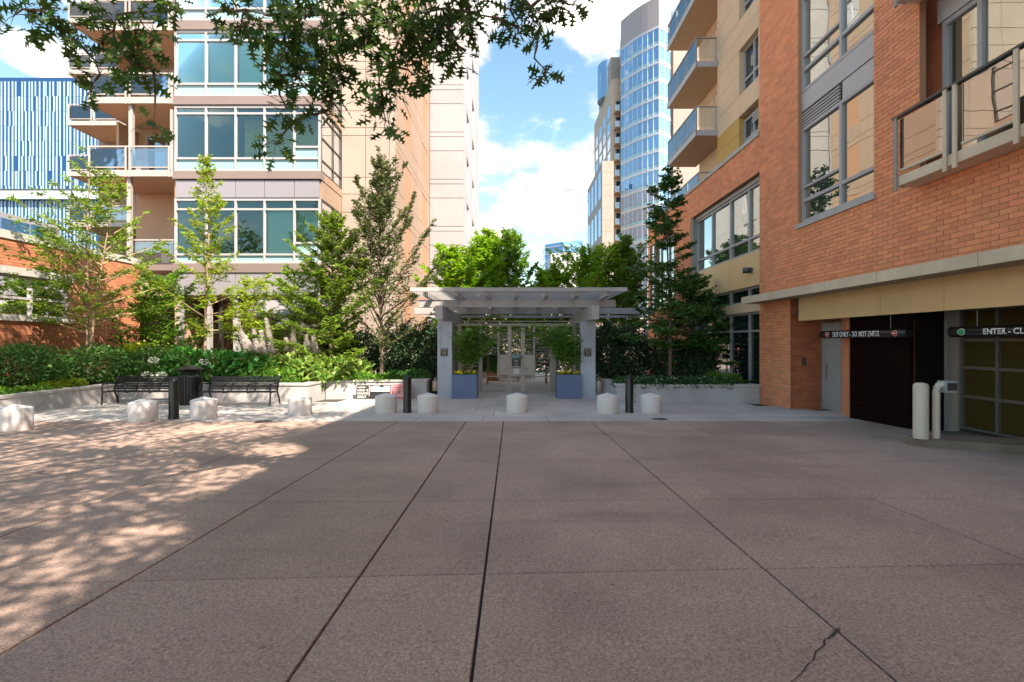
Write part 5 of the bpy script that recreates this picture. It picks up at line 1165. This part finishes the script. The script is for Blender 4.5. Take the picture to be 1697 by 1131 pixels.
# ------------------------------------------------------------------ pin oak over the camera: trunk out of frame, boughs reaching in
OAK = []
for (t, w) in ((0,.02),(.18,.05),(.30,.34),(.36,.07),(.44,.10),(.56,.46),(.62,.09),(.70,.11),(.80,.30),(.84,.07),(1.,.0)): OAK.append((t, w))
OAKP = np.array([(t, w, .06*math.sin(t*3)) for t, w in OAK]+[(t, -w, .06*math.sin(t*3)) for t, w in reversed(OAK[1:-1])])
def build_oak():
    rg = np.random.default_rng(77)
    base = Vector((-4.6,-5.2,gz(-5.2)))
    T = thing('oak_tree', 'pin oak whose leafy boughs hang into the top of the view', 'tree', base)
    tr = MB(); top = Vector((-3.9,-3.6,7.2)); tr.tube([base, base.lerp(top,.3)+Vector((.1,0,0)), base.lerp(top,.7), top, Vector((-3.4,-3.0,10.5))], [.24,.20,.17,.13,.05], 12); tr.build('trunk', bark_m, T)
    # clusters seen in the photo: (px, py, radius px, distance, leaves)
    CL = [(25,25,42,4.6,20),(70,18,36,4.6,14),(105,55,34,4.8,15),(130,72,22,4.8,8),(150,150,20,4.9,7),(190,40,48,4.9,24),(230,20,46,4.9,22),(250,60,34,5.0,14),(205,95,34,5.0,13),(235,110,36,5.0,15),(172,60,30,5.0,10),(165,125,28,5.0,9),(255,118,20,5.1,7),(255,210,17,5.1,7),(290,15,18,5.1,6),
          (385,20,30,4.7,13),(400,45,32,4.7,14),(440,25,44,4.6,24),(470,55,40,4.6,20),(500,25,46,4.5,26),(545,40,44,4.5,24),(520,75,34,4.6,16),(470,95,30,4.6,13),(490,125,38,4.6,20),(530,120,36,4.6,18),(465,130,22,4.6,9),(555,135,30,4.6,13),(560,95,28,4.6,11),(475,180,26,4.7,10),(500,195,18,4.7,5),(550,175,24,4.7,8),(458,240,22,4.7,10),(527,190,12,4.7,3),
          (600,25,40,4.4,20),(640,30,46,4.4,26),(690,25,48,4.4,28),(740,30,44,4.4,24),(770,20,30,4.4,12),(610,60,34,4.4,15),(660,70,36,4.4,18),(705,70,38,4.4,19),(745,70,34,4.4,15),(685,125,28,4.5,12),(720,95,26,4.5,11),(760,95,22,4.5,8),(650,110,22,4.5,8),(630,150,30,4.5,14),(655,160,26,4.5,11),(640,200,28,4.5,12),(620,165,18,4.5,6),(590,75,24,4.5,8),
          (845,15,30,4.8,13),(880,18,28,4.8,12),(860,45,30,4.8,13),(840,50,18,4.8,6),(895,45,20,4.8,7),(890,75,12,4.9,4),(905,118,17,4.9,8),(950,8,24,4.8,9),(930,0,26,4.8,9)]
    mesh = bpy.data.meshes.new('leaf'); k = len(OAKP)
    mesh.from_pydata([(p[0],p[1],p[2]) for p in OAKP], [], [tuple(range(k))[::-1]]); mesh.materials.append(green_o); mesh.update()
    LC = []; LA = []; LN = []; LL = []; cents = []
    twig = MB(); hub_pts = []
    for (px, py, r, D, n) in CL:
        c = Vector((PX(px,D), D, PZ(py,D))); rm = r/F*D; cents.append((c, rm))
        for j in range(int(n*1.7)):
            d = Vector(rg.normal(0,1,3)); d.normalize(); q = c+d*rm*rg.uniform(.15,1)**.6
            a = Vector((d.x+rg.normal(0,.5), d.y*.6+rg.normal(0,.5), d.z*.5-.35+rg.normal(0,.4))); a.normalize()
            nn = Vector((rg.normal(0,.5), rg.normal(-.3,.5), rg.normal(.6,.4))); nn.normalize()
            LC.append(q); LA.append(a); LN.append(nn); LL.append(rg.uniform(.12,.195))
            if j < 8:
                m = c.lerp(q,.5)+Vector((0,0,.02)); twig.tube([c, m, q], [.004,.003,.002], 4)
    # boughs: from the trunk over the top of the frame, twigs dropping to each cluster
    boughs = [[top,(-4.6,0,7.0),(-4.6,2.6,5.9),(-4.5,4.6,5.15)],[top,(-3.4,0,7.2),(-2.8,2.4,6.0),(-2.1,4.4,5.2)],[top,(-2.2,-.2,7.4),(-1.3,2.2,6.1),(-.5,4.3,5.3),(.2,5.0,5.05)],[top,(-3.0,-.6,7.6),(-3.3,2.0,6.4),(-3.1,4.4,5.35)]]
    bp = []
    for b in boughs:
        b = [Vector(p) for p in b]; m = MB(); m.tube(b, [.09*(1-.8*i/(len(b)-1)) for i in range(len(b))], 8); m.build('bough', bark_m, T)
        for i in range(len(b)-1):
            for s in np.linspace(0,1,8): bp.append(b[i].lerp(b[i+1], s))
    order = sorted(range(len(cents)), key=lambda i: -cents[i][0].z); placed = list(bp)
    for i in order:
        c, rm = cents[i]; cand = [p for p in placed if p.z > c.z+.02] or bp
        a = min(cand, key=lambda p: (p-c).length); ln = (c-a).length
        mid = a.lerp(c,.5)+Vector((rg.normal(0,.05),rg.normal(0,.05),.05*ln))
        twig.tube([a, a.lerp(mid,.5), mid, mid.lerp(c,.5), c], [.014,.012,.010,.007,.0045], 5); placed += [c, mid]
    twig.build('twigs', bark_m, T)['kind'] = 'stuff'
    # the largest leaves in view are objects of their own, the others one mesh
    C = np.array(LC); A = np.array(LA); Nn = np.array(LN); L = np.array(LL)
    inview = [i for i in range(len(C)) if CY-(C[i][2]-EYE)/C[i][1]*F > 2]; inview.sort(key=lambda i: -L[i]/C[i][1]); ones = set(inview[:300])
    for i in ones:
        a = Vector(A[i]); n = Vector(Nn[i]); s = n.cross(a).normalized(); u = a.cross(s)
        m = Matrix((a*L[i], s*L[i], u*L[i])).transposed().to_4x4(); m.translation = Vector(C[i])-base
        o = bpy.data.objects.new('leaf', mesh); COL.objects.link(o); o.parent = T; o.matrix_local = m
    rest = np.array([i for i in range(len(C)) if i not in ones])
    leaf_mesh('leaf_mass', C[rest], A[rest], Nn[rest], L[rest], 1., green_o, T, shape=OAKP)['kind'] = 'stuff'
    # the crown overhead and behind, which dapples the left of the court
    ells = [(-2.2,-2.2,8.6,3.2,3.0,1.2),(-5.0,-.6,8.4,3.0,2.8,1.2),(.4,-3.6,8.8,2.4,2.6,1.2),(-3.5,-5.6,8.8,3.0,2.6,1.3),(-6.8,-2.8,8.3,2.4,2.4,1.2),(-3.4,2.6,8.4,2.6,2.2,1.0),(-6.6,2.8,8.6,2.4,2.2,1.1),(-.6,.8,8.2,2.2,1.8,.9),(1.2,-.8,8.4,1.6,2.0,.9),(-8.6,.4,8.3,2.2,2.0,1.2),(-4.2,5.6,9.0,2.6,2.2,.9),(-6.8,6.4,9.3,2.4,2.2,.9),(-8.8,4.0,8.8,2.2,2.2,1.0),(-1.6,4.4,8.9,2.0,1.8,.8),(2.0,-5.6,8.8,1.7,1.8,.9),(2.4,-3.0,8.8,1.6,1.8,.8),(2.0,1.8,9.0,1.7,2.0,.7),(1.2,4.6,9.4,1.8,1.8,.7),(-3.0,7.2,9.6,2.2,1.8,.8),(-5.6,8.4,10.0,2.4,1.6,.8),(-8.6,7.2,9.8,2.2,2.0,.8),(-10.6,5.0,9.2,2.0,2.2,.9),(-.4,6.6,9.8,1.8,1.6,.7),(3.5,-4.6,8.8,1.3,1.6,.7),(3.7,-2.4,8.8,1.2,1.6,.7),(3.4,-6.4,8.9,1.4,1.4,.7),(-2.4,9.0,10.6,2.0,1.4,.7),(-7.4,9.6,10.8,2.6,1.4,.8),(-10.6,8.0,10.2,2.2,1.8,.8),(-1.0,-7.0,9.0,2.2,2.0,1.0)]
    ells = [(a-1.5,b+2.0,c,d,e,f) for a,b,c,d,e,f in ells]
    C = []; br = MB()
    for e in ells:
        c = Vector(e[:3]); br.tube([top, top.lerp(c,.5)+Vector((0,0,.4)), c], [.08,.05,.02], 6)
        dn = 13 if e[1] < 3.6 else 22
        if e[0] > -1.2: dn = 20
        for k in range(int(dn*e[3]*e[4])):
            d = Vector(rg.normal(0,1,3)); d.normalize(); q = c+Vector((d.x*e[3],d.y*e[4],d.z*e[5]))*rg.uniform(.3,1)
            if k % 3 == 0: br.tube([c, c.lerp(q,.6)+Vector((0,0,.1)), q], [.018,.012,.005], 4)
            m = int(rg.integers(22,48)); C.append(np.array(q)+rg.normal(0,1,(m,3))*np.array([.23,.23,.10]))
    C = np.concatenate(C); yc = C[:,1]; vis = (C[:,1] > .3) & ((CY-(C[:,2]-EYE)/np.maximum(C[:,1],.3)*F) > -30); C = C[~vis]; n = len(C)
    br.build('limbs', bark_m, T)['kind'] = 'stuff'
    leaf_mesh('crown', C, unit(rg.normal(0,1,(n,3))), unit(rg.normal(0,.6,(n,3))+np.array([0,0,.9])), rg.uniform(.10,.17,n), 1., green_o, T, shape=OAKP)['kind'] = 'stuff'
build_oak()

# ------------------------------------------------------------------ the street behind the camera, seen only in the window reflections and as bounce
def build_behind():
    for k, (x, y, h, lb) in enumerate(((-13,-15,9,'leftmost of three street trees mirrored in the bay windows'),(-7,-17,10,'middle one of three street trees mirrored in the bay windows'),(-1,-16,9,'rightmost of three street trees mirrored in the bay windows'))):
        tree('street_tree', lb, (x,y,gz(y)), gz(y)+h, [(0,1.6),(.4,3.0),(.75,2.2),(1,.6)], [(0,15),(1,60)], 40, .2, green_m, bark_m, .25, 10, 7, .14, .05, 61+k, group='street trees opposite', twl=.8)
build_behind()
